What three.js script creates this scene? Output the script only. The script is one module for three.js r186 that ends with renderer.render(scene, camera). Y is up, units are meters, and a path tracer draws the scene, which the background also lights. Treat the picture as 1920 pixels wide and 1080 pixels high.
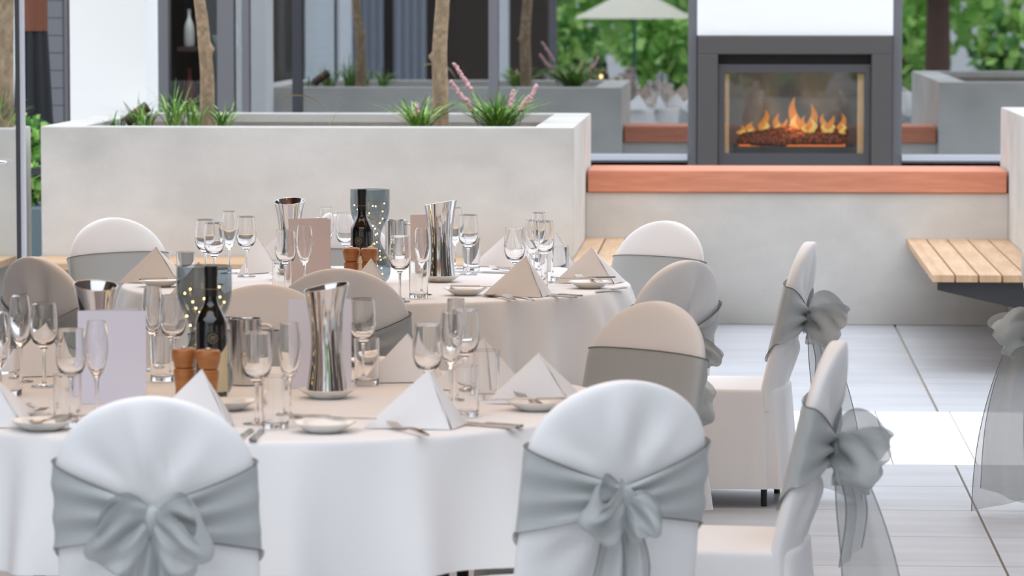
import * as THREE from 'three';
import { mergeGeometries, mergeVertices } from 'three/addons/utils/BufferGeometryUtils.js';
import { RoundedBoxGeometry } from 'three/addons/geometries/RoundedBoxGeometry.js';
import { RectAreaLightUniformsLib } from 'three/addons/lights/RectAreaLightUniformsLib.js';

// ---------- camera, sky, lights, exposure ----------
const scene = new THREE.Scene();
const FPX = 7200, HORIZON = -6, VANISH = 1370, EYE = 1.785;
const PITCH = Math.atan((540 - HORIZON) / FPX), YAW = Math.atan((VANISH - 960) / FPX * Math.cos(PITCH));
const camera = new THREE.PerspectiveCamera(2 * Math.atan(540 / FPX) * 180 / Math.PI, 1920 / 1080, 0.1, 400);
camera.position.set(0, EYE, 0);
camera.rotation.order = 'YXZ';
camera.rotation.set(-PITCH, YAW, 0);
camera.focus = 13.1;
camera.userData.fStop = 6.2;
const renderer = new THREE.WebGLRenderer();
renderer.toneMapping = THREE.LinearToneMapping;
renderer.toneMappingExposure = 0.95;
renderer.shadowMap.enabled = true;
RectAreaLightUniformsLib.init();

function overcastSky() {
  const w = 256, h = 128, d = new Float32Array(w * h * 4);
  for (let j = 0; j < h; j++) for (let i = 0; i < w; i++) {
    const e = (j + 0.5) / h * Math.PI - Math.PI / 2, s = Math.max(0, Math.sin(e)), k = (1 + 2 * s) / 3, o = (j * w + i) * 4;
    d[o] = 2.62 * k; d[o + 1] = 2.80 * k; d[o + 2] = 3.12 * k; d[o + 3] = 1;
  }
  const t = new THREE.DataTexture(d, w, h, THREE.RGBAFormat, THREE.FloatType);
  t.mapping = THREE.EquirectangularReflectionMapping; t.magFilter = THREE.LinearFilter; t.needsUpdate = true;
  return t;
}
scene.background = overcastSky(); scene.environment = scene.background;

// two warm luminous ceiling panels hang under the roof above the round tables (built further down with the roof)
const PANELS = [[-1.3, -9.9, 3.4, 1.9], [-1.3, -12.9, 3.2, 1.7]], PANEL_Y = 3.02, PANEL_LIGHT = 1.0, WARM = new THREE.Color(1, 0.71, 0.50);
for (const [x, z, w, d] of PANELS) {
  const l = new THREE.RectAreaLight(WARM, PANEL_LIGHT, w, d);
  l.position.set(x, PANEL_Y - 0.06, z); l.rotation.x = -Math.PI / 2; l.name = 'ceiling_panel_light';
  scene.add(l);
}

// ---------- helpers ----------
const V = (x, y, z) => new THREE.Vector3(x, y, z);
camera.updateMatrixWorld();
function rayOf(px, py) { return V((px - 960) / FPX, -(py - 540) / FPX, -1).applyQuaternion(camera.quaternion); }
function onY(px, py, h) { const d = rayOf(px, py); return d.multiplyScalar((h - EYE) / d.y).add(camera.position); }       // a pixel resting on a level at height h
function onZ(px, py, Z) { const d = rayOf(px, py); return d.multiplyScalar(-Z / d.z).add(camera.position); }               // a pixel on an upright plane Z metres away
let seed = 7;
const rnd = () => { seed = (seed * 1664525 + 1013904223) >>> 0; return seed / 4294967296; };
const rr = (a, b) => a + (b - a) * rnd();
const mix = (a, b, t) => a + (b - a) * t, clamp = (x, a = 0, b = 1) => Math.min(b, Math.max(a, x));
const sm = (a, b, x) => { const t = clamp((x - a) / (b - a)); return t * t * (3 - 2 * t); };
const spow = (x, p) => Math.sign(x) * Math.pow(Math.abs(x), p);
const taken = {};
function numbered(n) { taken[n] = (taken[n] ?? -1) + 1; return taken[n] ? `${n}_${String(taken[n]).padStart(3, '0')}` : n; }
function lit(o) { o.castShadow = true; o.receiveShadow = true; return o; }
function thing(name, label, category, p = [0, 0, 0], turn = 0, group) {
  const o = new THREE.Group(); o.name = numbered(name); scene.add(o);
  o.position.set(...(p.isVector3 ? p.toArray() : p)); o.rotation.y = turn; o.userData = { label, category };
  if (group) o.userData.group = group;
  return o;
}
function part(name, geo, mat, parent) { const m = lit(new THREE.Mesh(geo, mat)); m.name = name; parent.add(m); return m; }
function solo(name, label, category, geo, mat, p = [0, 0, 0], turn = 0, group) {
  const m = lit(new THREE.Mesh(geo, mat)); m.name = numbered(name); scene.add(m);
  m.position.set(...(p.isVector3 ? p.toArray() : p)); m.rotation.y = turn; m.userData = { label, category };
  if (group) m.userData.group = group;
  return m;
}
function struct(name, geo, mat, label, category = 'structure') {
  const m = geo ? lit(new THREE.Mesh(geo, mat)) : new THREE.Group(); m.name = name; m.userData = { kind: 'structure', label, category }; scene.add(m); return m;
}
function copyOf(root, p, turn, label, group) {
  const r = root.clone(); r.name = numbered(root.name.replace(/_\d{3}$/, '')); scene.add(r);
  r.position.set(...(p.isVector3 ? p.toArray() : p)); r.rotation.set(0, turn, 0);
  r.userData = { ...root.userData }; if (label) r.userData.label = label; if (group) r.userData.group = group;
  return r;
}
function box(x0, x1, y0, y1, z0, z1) { const g = new THREE.BoxGeometry(Math.abs(x1 - x0), Math.abs(y1 - y0), Math.abs(z1 - z0)); g.translate((x0 + x1) / 2, (y0 + y1) / 2, (z0 + z1) / 2); return uvMetres(g); }
function rbox(x0, x1, y0, y1, z0, z1, r = 0.004) { const g = new RoundedBoxGeometry(Math.abs(x1 - x0), Math.abs(y1 - y0), Math.abs(z1 - z0), 2, r); g.translate((x0 + x1) / 2, (y0 + y1) / 2, (z0 + z1) / 2); return uvMetres(g); }
function uvMetres(g) {   // texture coordinates in metres, by the way each face points
  const p = g.attributes.position, n = g.attributes.normal, uv = new Float32Array(p.count * 2);
  for (let i = 0; i < p.count; i++) {
    const ax = Math.abs(n.getX(i)), ay = Math.abs(n.getY(i)), az = Math.abs(n.getZ(i));
    const [u, v] = ay > ax && ay > az ? [p.getX(i), p.getZ(i)] : ax > az ? [p.getZ(i), p.getY(i)] : [p.getX(i), p.getY(i)];
    uv[i * 2] = u; uv[i * 2 + 1] = v;
  }
  g.setAttribute('uv', new THREE.BufferAttribute(uv, 2)); return g;
}
function surf(nu, nv, fn, closed = false) {   // grid surface; fn(u, v) gives [x, y, z], u runs round when closed
  const cols = closed ? nu : nu + 1, pos = [], uv = [], idx = [];
  for (let j = 0; j <= nv; j++) for (let i = 0; i < cols; i++) { pos.push(...fn(i / nu, j / nv)); uv.push(i / nu, j / nv); }
  for (let j = 0; j < nv; j++) for (let i = 0; i < nu; i++) {
    const a = j * cols + i, b = j * cols + (i + 1) % cols, c = a + cols, d = b + cols;
    idx.push(a, b, d, a, d, c);
  }
  const g = new THREE.BufferGeometry();
  g.setAttribute('position', new THREE.Float32BufferAttribute(pos, 3)); g.setAttribute('uv', new THREE.Float32BufferAttribute(uv, 2));
  g.setIndex(idx); g.computeVertexNormals(); return g;
}
const lathe = (pts, n = 40) => new THREE.LatheGeometry(pts.map(([r, y]) => new THREE.Vector2(r, y)), n);
function smoothProfile(pts, n = 40) { return new THREE.SplineCurve(pts.map(([r, y]) => new THREE.Vector2(r, y))).getPoints(n).map(p => [Math.max(0, p.x), p.y]); }
function tube(pts, r, seg = 24, rad = 8) { return new THREE.TubeGeometry(new THREE.CatmullRomCurve3(pts.map(p => V(...p))), seg, r, rad, false); }
const merge = gs => mergeGeometries(gs.map(g => { const q = g.index ? g.toNonIndexed() : g; for (const k of Object.keys(q.attributes)) if (!['position', 'normal', 'uv'].includes(k)) q.deleteAttribute(k); return q; }));

// ---------- computed textures ----------
function hash(x, y) { let h = (x * 374761393 + y * 668265263) | 0; h = (h ^ (h >>> 13)) * 1274126177 | 0; return ((h ^ (h >>> 16)) >>> 0) / 4294967296; }
function vnoise(x, y, px, py) {
  const xi = Math.floor(x), yi = Math.floor(y), fx = x - xi, fy = y - yi, s = t => t * t * (3 - 2 * t), w = (a, p) => ((a % p) + p) % p;
  const h = (a, b) => hash(w(a, px), w(b, py)), u = s(fx), v = s(fy);
  return mix(mix(h(xi, yi), h(xi + 1, yi), u), mix(h(xi, yi + 1), h(xi + 1, yi + 1), u), v);
}
function fbm(x, y, px, py, oct = 5) { let a = 0, k = 0.5, t = 0; for (let o = 0; o < oct; o++) { a += k * vnoise(x, y, px, py); t += k; k *= 0.55; x *= 2; y *= 2; px *= 2; py *= 2; } return a / t; }
function tex(n, fn, srgb = true, rep = 1) {
  const d = new Uint8Array(n * n * 4);
  for (let j = 0; j < n; j++) for (let i = 0; i < n; i++) { const c = fn(i / n, j / n), o = (j * n + i) * 4; for (let k = 0; k < 3; k++) d[o + k] = clamp(Array.isArray(c) ? c[k] : c) * 255; d[o + 3] = 255; }
  const t = new THREE.DataTexture(d, n, n); t.wrapS = t.wrapT = THREE.RepeatWrapping; t.magFilter = THREE.LinearFilter; t.repeat.set(rep, rep);
  if (srgb) t.colorSpace = THREE.SRGBColorSpace; t.needsUpdate = true; return t;
}
const concreteTex = tex(512, (u, v) => { const a = fbm(u * 5, v * 5, 5, 5, 6), b = fbm(u * 3 + 9, v * 9, 3, 9, 4), c = hash(u * 512 | 0, v * 512 | 0); const k = 0.80 + 0.16 * (a - 0.5) + 0.10 * (b - 0.5) + 0.015 * (c - 0.5); return [k, k * 0.985, k * (0.955 + 0.02 * (b - 0.5))]; }, true, 0.4);
const concreteBump = tex(256, (u, v) => fbm(u * 16, v * 16, 16, 16, 4), false, 0.8);
const grain = (light, dark) => (u, v) => { const w = fbm(u * 3, v * 26, 3, 26, 5), f = fbm(u * 8, v * 120, 8, 120, 2), t = clamp(w * 0.75 + f * 0.35 - 0.1); return [0, 1, 2].map(k => mix(dark[k], light[k], t)); };
const paleWoodTex = tex(512, grain([0.90, 0.78, 0.64], [0.72, 0.57, 0.43]), true, 1);
const redWoodTex = tex(512, grain([0.93, 0.64, 0.51], [0.76, 0.47, 0.36]), true, 1);
const millTex = tex(256, grain([0.76, 0.49, 0.24], [0.56, 0.33, 0.14]), true, 1);
const ceilingTex = tex(256, grain([0.78, 0.60, 0.44], [0.62, 0.45, 0.31]), true, 1);
const tileTex = tex(512, (u, v) => { const w = fbm(u * 3, v * 22, 3, 22, 5), s = fbm(u * 4, v * 4, 4, 4, 3), k = 0.745 + 0.085 * (w - 0.5) + 0.05 * (s - 0.5); return [k * 0.99, k * 1.0, k * 1.015]; }, true, 0.7);
const weaveBump = tex(128, (u, v) => 0.5 + 0.25 * Math.sin(u * 2 * Math.PI * 64) + 0.25 * Math.sin(v * 2 * Math.PI * 64), false, 6);
const barkTex = tex(256, (u, v) => { const a = fbm(u * 6, v * 20, 6, 20, 5), k = 0.62 + 0.3 * (a - 0.5); return [k, k * 0.86, k * 0.70]; }, true, 2);
const stoneTex = tex(256, (u, v) => { const k = 0.33 + 0.35 * (fbm(u * 24, v * 24, 24, 24, 3) - 0.5); return [k, k * 0.86, k * 0.7]; }, true, 1);

// ---------- materials ----------
const std = o => new THREE.MeshStandardMaterial(o), phys = o => new THREE.MeshPhysicalMaterial(o);
const hex = s => new THREE.Color(s);
const M = {
  concrete: std({ map: concreteTex, bumpMap: concreteBump, bumpScale: 0.002, roughness: 0.85 }),
  soil: std({ map: stoneTex, roughness: 1 }),
  paleWood: std({ map: paleWoodTex, roughness: 0.6 }), redWood: std({ map: redWoodTex, roughness: 0.55 }), ceilingWood: std({ map: ceilingTex, roughness: 0.6 }),
  steelDark: std({ color: hex('#3c3d40'), roughness: 0.55, metalness: 0.2 }),
  frame: std({ color: hex('#77767a'), roughness: 0.5, metalness: 0.3 }), frameLight: std({ color: hex('#c9cbd2'), roughness: 0.4, metalness: 0.3 }), frameDark: std({ color: hex('#3b3c40'), roughness: 0.5, metalness: 0.2 }),
  white: std({ color: hex('#f8f8f6'), roughness: 0.8, bumpMap: concreteBump, bumpScale: 0.002 }),
  tile: [1, 0.97, 1.03].map(k => std({ map: tileTex, color: new THREE.Color(k * 0.97, k * 0.97, k * 0.97), roughness: 0.42 })),
  paleTile: std({ color: hex('#f4f3f1'), roughness: 0.4, bumpMap: concreteBump, bumpScale: 0.0006 }),
  grout: std({ color: hex('#b3a797'), roughness: 0.95 }), groutPale: std({ color: hex('#b9b7b4'), roughness: 0.95 }),
  cloth: phys({ color: hex('#ecebea'), roughness: 0.9, bumpMap: weaveBump, bumpScale: 0.0002, sheen: 0.2, sheenRoughness: 0.6 }),
  cover: phys({ color: hex('#ebeae9'), roughness: 0.75, sheen: 0.3, sheenRoughness: 0.5 }),
  napkin: phys({ color: hex('#ecebeb'), roughness: 0.9, sheen: 0.2, side: THREE.DoubleSide }),
  sash: phys({ color: hex('#b4b8b7'), roughness: 0.33, sheen: 0.6, sheenRoughness: 0.35, sheenColor: hex('#ffffff'), side: THREE.DoubleSide, transparent: true, opacity: 0.9 }),
  organza: phys({ color: hex('#b4b8b7'), roughness: 0.33, sheen: 0.6, sheenRoughness: 0.35, sheenColor: hex('#ffffff'), side: THREE.DoubleSide, transparent: true, opacity: 0.72 }),
  organzaThin: phys({ color: hex('#a9adac'), roughness: 0.5, sheen: 0.4, side: THREE.DoubleSide, transparent: true, opacity: 0.5 }),
  hem: std({ color: hex('#6c6e6d'), roughness: 0.6 }),
  leg: std({ color: hex('#1d1d1f'), roughness: 0.5 }),
  glass: phys({ color: hex('#ffffff'), roughness: 0, transmission: 1, thickness: 0.002, ior: 1.5 }),
  smoke: phys({ color: new THREE.Color(0.50, 0.56, 0.59), roughness: 0.02, transmission: 1, thickness: 0, ior: 1.5 }),
  chrome: std({ color: hex('#d8d6d4'), roughness: 0.06, metalness: 1 }), steel: std({ color: hex('#c9c7c5'), roughness: 0.16, metalness: 1 }),
  china: phys({ color: hex('#f0ede6'), roughness: 0.25, clearcoat: 0.6, clearcoatRoughness: 0.1 }),
  card: std({ color: hex('#dcd0d2'), roughness: 0.85 }),
  bottle: phys({ color: hex('#0d0f0d'), roughness: 0.06, clearcoat: 1, clearcoatRoughness: 0.03 }), capsule: std({ color: hex('#17120f'), roughness: 0.35 }),
  label: std({ color: hex('#d9c9a2'), roughness: 0.8 }), goldFoil: std({ color: hex('#a89468'), roughness: 0.4, metalness: 0.7 }),
  mill: phys({ map: millTex, roughness: 0.4, clearcoat: 0.4, clearcoatRoughness: 0.3 }),
  black: std({ color: hex('#141414'), roughness: 0.5 }),
  copper: std({ color: hex('#b98a4a'), roughness: 0.35, metalness: 0.9 }),
  led: std({ color: hex('#ffcf80'), emissive: new THREE.Color(1, 0.62, 0.2), emissiveIntensity: 14, roughness: 0.5 }),
  bark: std({ map: barkTex, roughness: 0.95 }), darkBark: std({ color: hex('#6a5148'), roughness: 0.95 }),
  blade: [hex('#6c9a40'), hex('#93bf58'), hex('#4d7a33'), hex('#b4cf7c')].map(c => std({ color: c, roughness: 0.7, side: THREE.DoubleSide })),
  dryBlade: std({ color: hex('#d9bf95'), roughness: 0.8, side: THREE.DoubleSide }),
  flower: std({ color: hex('#d5a7ac'), roughness: 0.8 }),
  leaf: [hex('#7fb355'), hex('#b6dc7c'), hex('#5d8f4c')].map(c => std({ color: c, roughness: 0.7, side: THREE.DoubleSide })),
  mirrorGlass: phys({ color: new THREE.Color(0.62, 0.70, 0.74), roughness: 0.005, transmission: 1, thickness: 0, ior: 3.9 }),
  clearGlass: phys({ color: new THREE.Color(0.93, 0.95, 0.95), roughness: 0, transmission: 1, thickness: 0, ior: 1.5 }),
  flame: std({ color: hex('#401500'), emissive: new THREE.Color(1, 0.36, 0.06), emissiveIntensity: 0.6, roughness: 1, side: THREE.DoubleSide }),
  flameCore: std({ color: hex('#402000'), emissive: new THREE.Color(1, 0.72, 0.2), emissiveIntensity: 0.7, roughness: 1, side: THREE.DoubleSide }),
  log: std({ map: tex(128, (u, v) => { const t = fbm(u * 8, v * 16, 8, 16, 4); return t > 0.5 ? [0.55, 0.27, 0.16] : [0.10, 0.06, 0.05]; }, true, 4), roughness: 0.9 }),
  ember: std({ color: hex('#401000'), emissive: new THREE.Color(1, 0.22, 0.03), emissiveIntensity: 0.9, roughness: 1 }),
  siding: std({ color: hex('#e4e8ec'), roughness: 0.7 }), sidingGrey: std({ color: hex('#6f7176'), roughness: 0.7 }),
  curtain: std({ color: hex('#9ba1aa'), roughness: 0.9, side: THREE.DoubleSide }), darkWall: std({ color: hex('#39322f'), roughness: 0.8 }), brownPanel: std({ color: hex('#4c4039'), roughness: 0.7 }),
  tanWall: std({ color: hex('#7d6f63'), roughness: 0.8 }), lilacCard: std({ color: hex('#e6e3ee'), roughness: 0.85 }),
  fabricDark: std({ color: hex('#27282c'), roughness: 0.85 }), orange: std({ color: hex('#6e3d26'), roughness: 0.6 }),
  parasol: std({ color: hex('#f2ead6'), roughness: 0.85, side: THREE.DoubleSide }),
};

// ---------- floor: three zones of tiles ----------
const floor = struct('floor', box(-14, 10, -0.2, -0.012, 26, -34), M.grout, 'tiled floor running from the dining tables to the concrete planters', 'floor');
function tiles(x0, step, nx, z0, dz, nz, gap, mats) {
  const gs = [0, 1, 2].map(k => { const g = rbox(-step / 2 + gap / 2, step / 2 - gap / 2, -0.012, 0, -dz / 2 + gap / 2, dz / 2 - gap / 2, 0.0015); const uv = g.attributes.uv; for (let i = 0; i < uv.count; i++) uv.setXY(i, uv.getX(i) + k * 0.37, uv.getY(i) + k * 0.61); return g; });
  for (let i = 0; i < nx; i++) for (let j = 0; j < nz; j++) {
    const k = Math.floor(hash(i + 31, j + 17) * 3), t = part('tile', gs[k], mats[Math.floor(hash(i, j) * mats.length)], floor);
    t.position.set(x0 + (i + 0.5) * step, 0, z0 - (j + 0.5) * dz);
  }
}
tiles(0.865 - 7, 1.0, 11, -14.67 + 0.66 * 12, 0.66, 12, 0.008, M.tile);
tiles(0.63 - 0.32 * 16, 0.32, 26, -14.67, 0.945, 2, 0.004, [M.paleTile]);
tiles(0.9 - 6, 1.0, 10, -16.56, 1.2, 7, 0.012, M.tile);
struct('floor_001', box(-14, 10, -0.012, -0.002, 26, -6.75), M.tile[0], 'grey tiled floor behind the camera', 'floor');

// ---------- roof with luminous panels over the round tables ----------
const ROOF = { x0: -7, x1: 1.15, z0: -8.45, z1: -14.25, y: 3.1 };
const ceiling = struct('ceiling', box(ROOF.x0, ROOF.x1, ROOF.y, ROOF.y + 0.25, ROOF.z0, ROOF.z1), M.ceilingWood, 'timber lined roof above the dining tables', 'ceiling');
struct('ceiling_001', box(-8, 4.5, 3.1, 3.35, -1.8, 1.4), M.ceilingWood, 'timber roof of the veranda where the camera stands', 'ceiling');
struct('trim_10', box(ROOF.x0, ROOF.x1, 2.4, 3.1, ROOF.z0, ROOF.z0 - 0.12), M.ceilingWood, 'deep timber fascia beam at the front edge of the roof', 'beam');
struct('wall_right', box(4.6, 4.9, 0, 6, 6.4, -15.5), M.brownPanel, 'tall brown wall of the building beyond the aisle', 'wall');
struct('wall_left', box(-5.2, -5.0, 0, 3.1, -4.5, ROOF.z1), M.brownPanel, 'dark wall closing the dining area on one side', 'wall');
PANELS.forEach(([x, z, w, d]) => {
  const p = thing('ceiling_light_panel', 'warm luminous ceiling panel under the timber roof', 'light', [x, PANEL_Y, z], 0, 'ceiling light panels');
  part('frame', box(-w / 2 - 0.04, w / 2 + 0.04, 0, 0.08, -d / 2 - 0.04, d / 2 + 0.04), M.white, p);
  part('diffuser', box(-w / 2, w / 2, -0.02, 0, -d / 2, d / 2), std({ color: hex('#f7e2c8'), emissive: WARM, emissiveIntensity: 0.35, roughness: 0.8 }), p);
});

// ---------- concrete planters, low wall, benches ----------
const PL = { x0: -3.49, x1: -0.785, zf: -19.3, zb: -21.7, h: 1.13 };
function planter(label, x0, x1, zf, zb, h, rim = 0.2, rimF = 0.12) {
  const p = thing('concrete_planter', label, 'planter', [0, 0, 0]);
  part('front_wall', rbox(x0, x1, 0, h, zf, zf - rimF, 0.008), M.concrete, p);
  part('back_wall', rbox(x0, x1, 0, h, zb + rimF, zb, 0.008), M.concrete, p);
  part('side_wall', rbox(x0, x0 + rim, 0, h, zf - rimF, zb + rimF, 0.004), M.concrete, p);
  part('side_wall', rbox(x1 - rim, x1, 0, h, zf - rimF, zb + rimF, 0.004), M.concrete, p);
  part('soil', box(x0 + rim, x1 - rim, 0.3, h - 0.05, zf - rimF, zb + rimF), M.soil, p).userData.kind = 'stuff';
  return p;
}
planter('long pale concrete planter with two slim tree trunks and flowering grasses', PL.x0, PL.x1, PL.zf, PL.zb, PL.h);
planter('pale concrete planter seen through the glass door, beside the green shrubs', -6.6, -3.605, PL.zf, -19.66, 1.12, 0.12, 0.1);
planter('pale concrete planter on the far side of the fireplace bench', 1.51, 5.2, -17.4, -21.6, 1.17);
const WZ = -20.93;
solo('low_wall', 'low concrete wall below the red timber cap in front of the fireplace', 'wall', rbox(PL.x1, 1.51, 0, 0.722, WZ, WZ - 0.55, 0.006), M.concrete);
solo('timber_ledge', 'reddish brown timber cap lying on the low concrete wall', 'ledge', rbox(PL.x1 + 0.01, 1.5, 0.722, 0.845, WZ + 0.02, WZ - 0.57, 0.01), M.redWood);
function benchAlongDepth(label, x0, x1, z0, z1, side) {
  const b = thing('timber_bench', label, 'bench'), n = 5, w = (x1 - x0) / n;
  for (let i = 0; i < n; i++) { const g = rbox(x0 + i * w + 0.004, x0 + (i + 1) * w - 0.004, 0.438, 0.474, z0, z1, 0.004), uv = g.attributes.uv; for (let k = 0; k < uv.count; k++) uv.setXY(k, uv.getY(k) + i * 0.31, uv.getX(k) + i * 0.17); part('plank', g, M.paleWood, b); }
  for (let z = z0 - 0.06; z > z1; z -= 1.0) {   // tapering steel brackets fixed to the planter
    const s = new THREE.Shape([[0, 0], [x1 - x0 - 0.03, 0], [x1 - x0 - 0.03, -0.04], [0, -0.16]].map(q => new THREE.Vector2(...q)));
    const g = new THREE.ExtrudeGeometry(s, { depth: 0.02, bevelEnabled: false });
    if (side > 0) g.scale(-1, 1, 1).translate(x1, 0.438, z); else g.translate(x0, 0.438, z);
    if (side > 0) { const ix = g.index; const p = g.attributes.position; for (let i = 0; i < p.count; i += 3) { for (const a of Object.values(g.attributes)) { const n2 = a.itemSize; for (let c = 0; c < n2; c++) { const t = a.array[(i + 1) * n2 + c]; a.array[(i + 1) * n2 + c] = a.array[(i + 2) * n2 + c]; a.array[(i + 2) * n2 + c] = t; } } } g.computeVertexNormals(); }
    part('bracket', g, M.steelDark, b);
  }
}
benchAlongDepth('slatted pale timber bench on dark brackets, attached to the far planter', 0.955, 1.51, -18.2, WZ, 1);
benchAlongDepth('slatted pale timber bench beside the end of the long planter', PL.x1, PL.x1 + 0.55, -18.75, WZ, -1);
{
  const b = thing('timber_bench', 'slatted pale timber bench along the front of the long planter, behind the tables', 'bench');
  for (let i = 0; i < 4; i++) part('plank', rbox(PL.x0, PL.x1 - 0.01, 0.438, 0.474, PL.zf + 0.54 - i * 0.135, PL.zf + 0.54 - (i + 1) * 0.135 + 0.008, 0.004), M.paleWood, b);
  for (const x of [-3.2, -2.2, -1.2]) part('bracket', box(x, x + 0.02, 0.30, 0.438, PL.zf + 0.5, PL.zf), M.steelDark, b);
  const c = thing('timber_bench', 'slatted pale timber bench along the planter seen through the glass door', 'bench');
  for (let i = 0; i < 4; i++) part('plank', rbox(-6.6, -3.62, 0.438, 0.474, PL.zf + 0.54 - i * 0.135, PL.zf + 0.54 - (i + 1) * 0.135 + 0.008, 0.004), M.paleWood, c);
  for (const x of [-6.2, -5.0, -3.9]) part('bracket', box(x, x + 0.02, 0.30, 0.438, PL.zf + 0.5, PL.zf), M.steelDark, c);
}

// ---------- trees and planting ----------
function trunk(label, pts, r0, r1, knobs = []) {
  const t = thing('tree', label, 'tree'), c = new THREE.CatmullRomCurve3(pts.map(p => V(...p)));
  part('trunk', surf(18, 60, (u, v) => { const p = c.getPoint(v), a = u * 2 * Math.PI; let r = mix(r0, r1, v) * (1 + 0.08 * (fbm(u * 5, v * 14, 5, 14, 3) - 0.5)); for (const [kv, ka, kr] of knobs) r += kr * Math.exp(-Math.pow((v - kv) / 0.018, 2)) * Math.max(0, Math.cos(a - ka)) ** 3; return [p.x + r * Math.cos(a), p.y, p.z + r * Math.sin(a)]; }, true), M.bark, t);
  const top = pts[pts.length - 1], gs = [];
  for (let i = 0; i < 500; i++) { const a = rr(0, 6.283), e = rr(-1, 1), R = rr(0.3, 1) * 0.45, g = new THREE.PlaneGeometry(0.05, 0.1); g.rotateX(rr(0, 3)).rotateY(rr(0, 6)).translate(top[0] + R * Math.cos(a), top[1] + 0.4 + 0.6 * e, top[2] + R * Math.sin(a)); gs.push(g); }
  part('foliage', merge(gs), M.leaf[0], t).userData.kind = 'stuff';
  return t;
}
{
  const Z = 20.5, at = (px, py) => onZ(px, py, Z).toArray();
  const up = (p, dx, y) => [p[0] + dx, y, p[2]];
  const a = [at(388, 236), at(389, 190), at(388, 140), at(383, 80), at(378, 30), at(374, 0)]; a[0][1] = 1.0; a.push(up(a[5], -0.05, 2.4), up(a[5], 0.0, 3.4));
  trunk('slim pale tree trunk with a bent top behind the grass tufts in the long planter', a, 0.042, 0.026, [[0.40, 0, 0.018]]);
  const b = [at(826, 236), at(826, 180), at(824, 110), at(826, 60), at(830, 0)]; b[0][1] = 1.0; b.push(up(b[4], 0.02, 2.4), up(b[4], 0, 3.4));
  trunk('slim pale tree trunk beside the pink flowering grass in the long planter', b, 0.045, 0.034, [[0.345, 3.14, 0.022]]);
  const at3 = (px, py) => onZ(px, py, 19.48).toArray(), c = [at3(8, 236), at3(8, 120), at3(10, 0)]; c[0][1] = 1.0; c.push(up(c[2], 0, 2.6), up(c[2], 0.02, 3.4));
  trunk('tree trunk seen through the glass door', c, 0.05, 0.04);
}
function bladeGeo(len, w, lean, turn, droop) {
  return surf(2, 8, (u, v) => { const r = lean * v * len + droop * v * v * v * len, y = len * v * (1 - 0.35 * droop * v * v) - droop * 0.3 * len * v ** 4, x = (u - 0.5) * w * (1 - v) ** 0.6 * (0.5 + v); return [x * Math.cos(turn) + r * Math.sin(turn), y, -x * Math.sin(turn) + r * Math.cos(turn)]; });
}
function grass(label, px, py, n, len, spread, flowers = [], mats = M.blade, Z = 20.1) {
  const p = onZ(px, py, Z); p.y = PL.h - 0.055;
  const t = thing('grass_clump', label, 'grass', p);
  for (let k = 0; k < mats.length; k++) {
    const gs = []; for (let i = 0; i < n / mats.length; i++) { const g = bladeGeo(len * rr(0.55, 1.1), rr(0.008, 0.014), rr(0.05, spread), rr(0, 6.283), rr(0, 0.7)); g.translate(rr(-0.04, 0.04), 0, rr(-0.04, 0.04)); gs.push(g); }
    part('blades', merge(gs), mats[k], t).userData.kind = 'stuff';
  }
  for (const [dx, dy, bx] of flowers) {
    const f = part('flower_spike', tube([[bx, 0.02, 0], [mix(bx, dx, 0.5), dy * 0.6, 0.01], [dx, dy, 0.02]], 0.003, 12, 5), M.blade[3], t), gs = [];
    for (let i = 0; i < 26; i++) { const s = 0.55 + 0.45 * i / 25, q = V(mix(mix(bx, dx, 0.5), dx, (s - 0.5) * 2), mix(dy * 0.6, dy, (s - 0.5) * 2), 0.01 + 0.01 * s); const g = new THREE.SphereGeometry(0.011 * (1.35 - s * 0.6), 6, 5); g.translate(q.x + rr(-0.006, 0.006), q.y, q.z + rr(-0.006, 0.006)); gs.push(g); }
    part('blossom', merge(gs), M.flower, f);
  }
}
grass('small thin dark tuft at the column end of the planter', 222, 236, 18, 0.13, 0.9, [], [M.blade[2]]);
grass('upright green grass tuft beside the garden spotlight', 268, 236, 40, 0.2, 0.7, [], [M.blade[2], M.blade[1]]);
grass('tall upright grass tuft left of the bent trunk', 328, 236, 60, 0.27, 0.5, []);
grass('short grass tuft close to the bent trunk', 365, 236, 34, 0.2, 0.5, []);
grass('low grass tuft on the other side of the bent trunk', 418, 236, 50, 0.17, 0.9, []);
grass('leafy grass clump around the foot of the straight trunk', 788, 236, 130, 0.2, 1.2, [[-0.02, 0.14, 0]], [M.blade[0], M.blade[1], M.blade[3]]);
grass('broad grass clump with pink flower spikes in the long planter', 935, 236, 300, 0.22, 1.5, [[-0.23, 0.36, -0.05], [-0.25, 0.27, -0.1], [-0.17, 0.18, -0.1], [0.20, 0.25, 0.1], [0.16, 0.19, 0.06], [0.08, 0.22, 0.03]], M.blade);
grass('grass clump seen through the glass door', 2, 236, 50, 0.24, 0.5, [], M.blade, 19.48);
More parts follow.
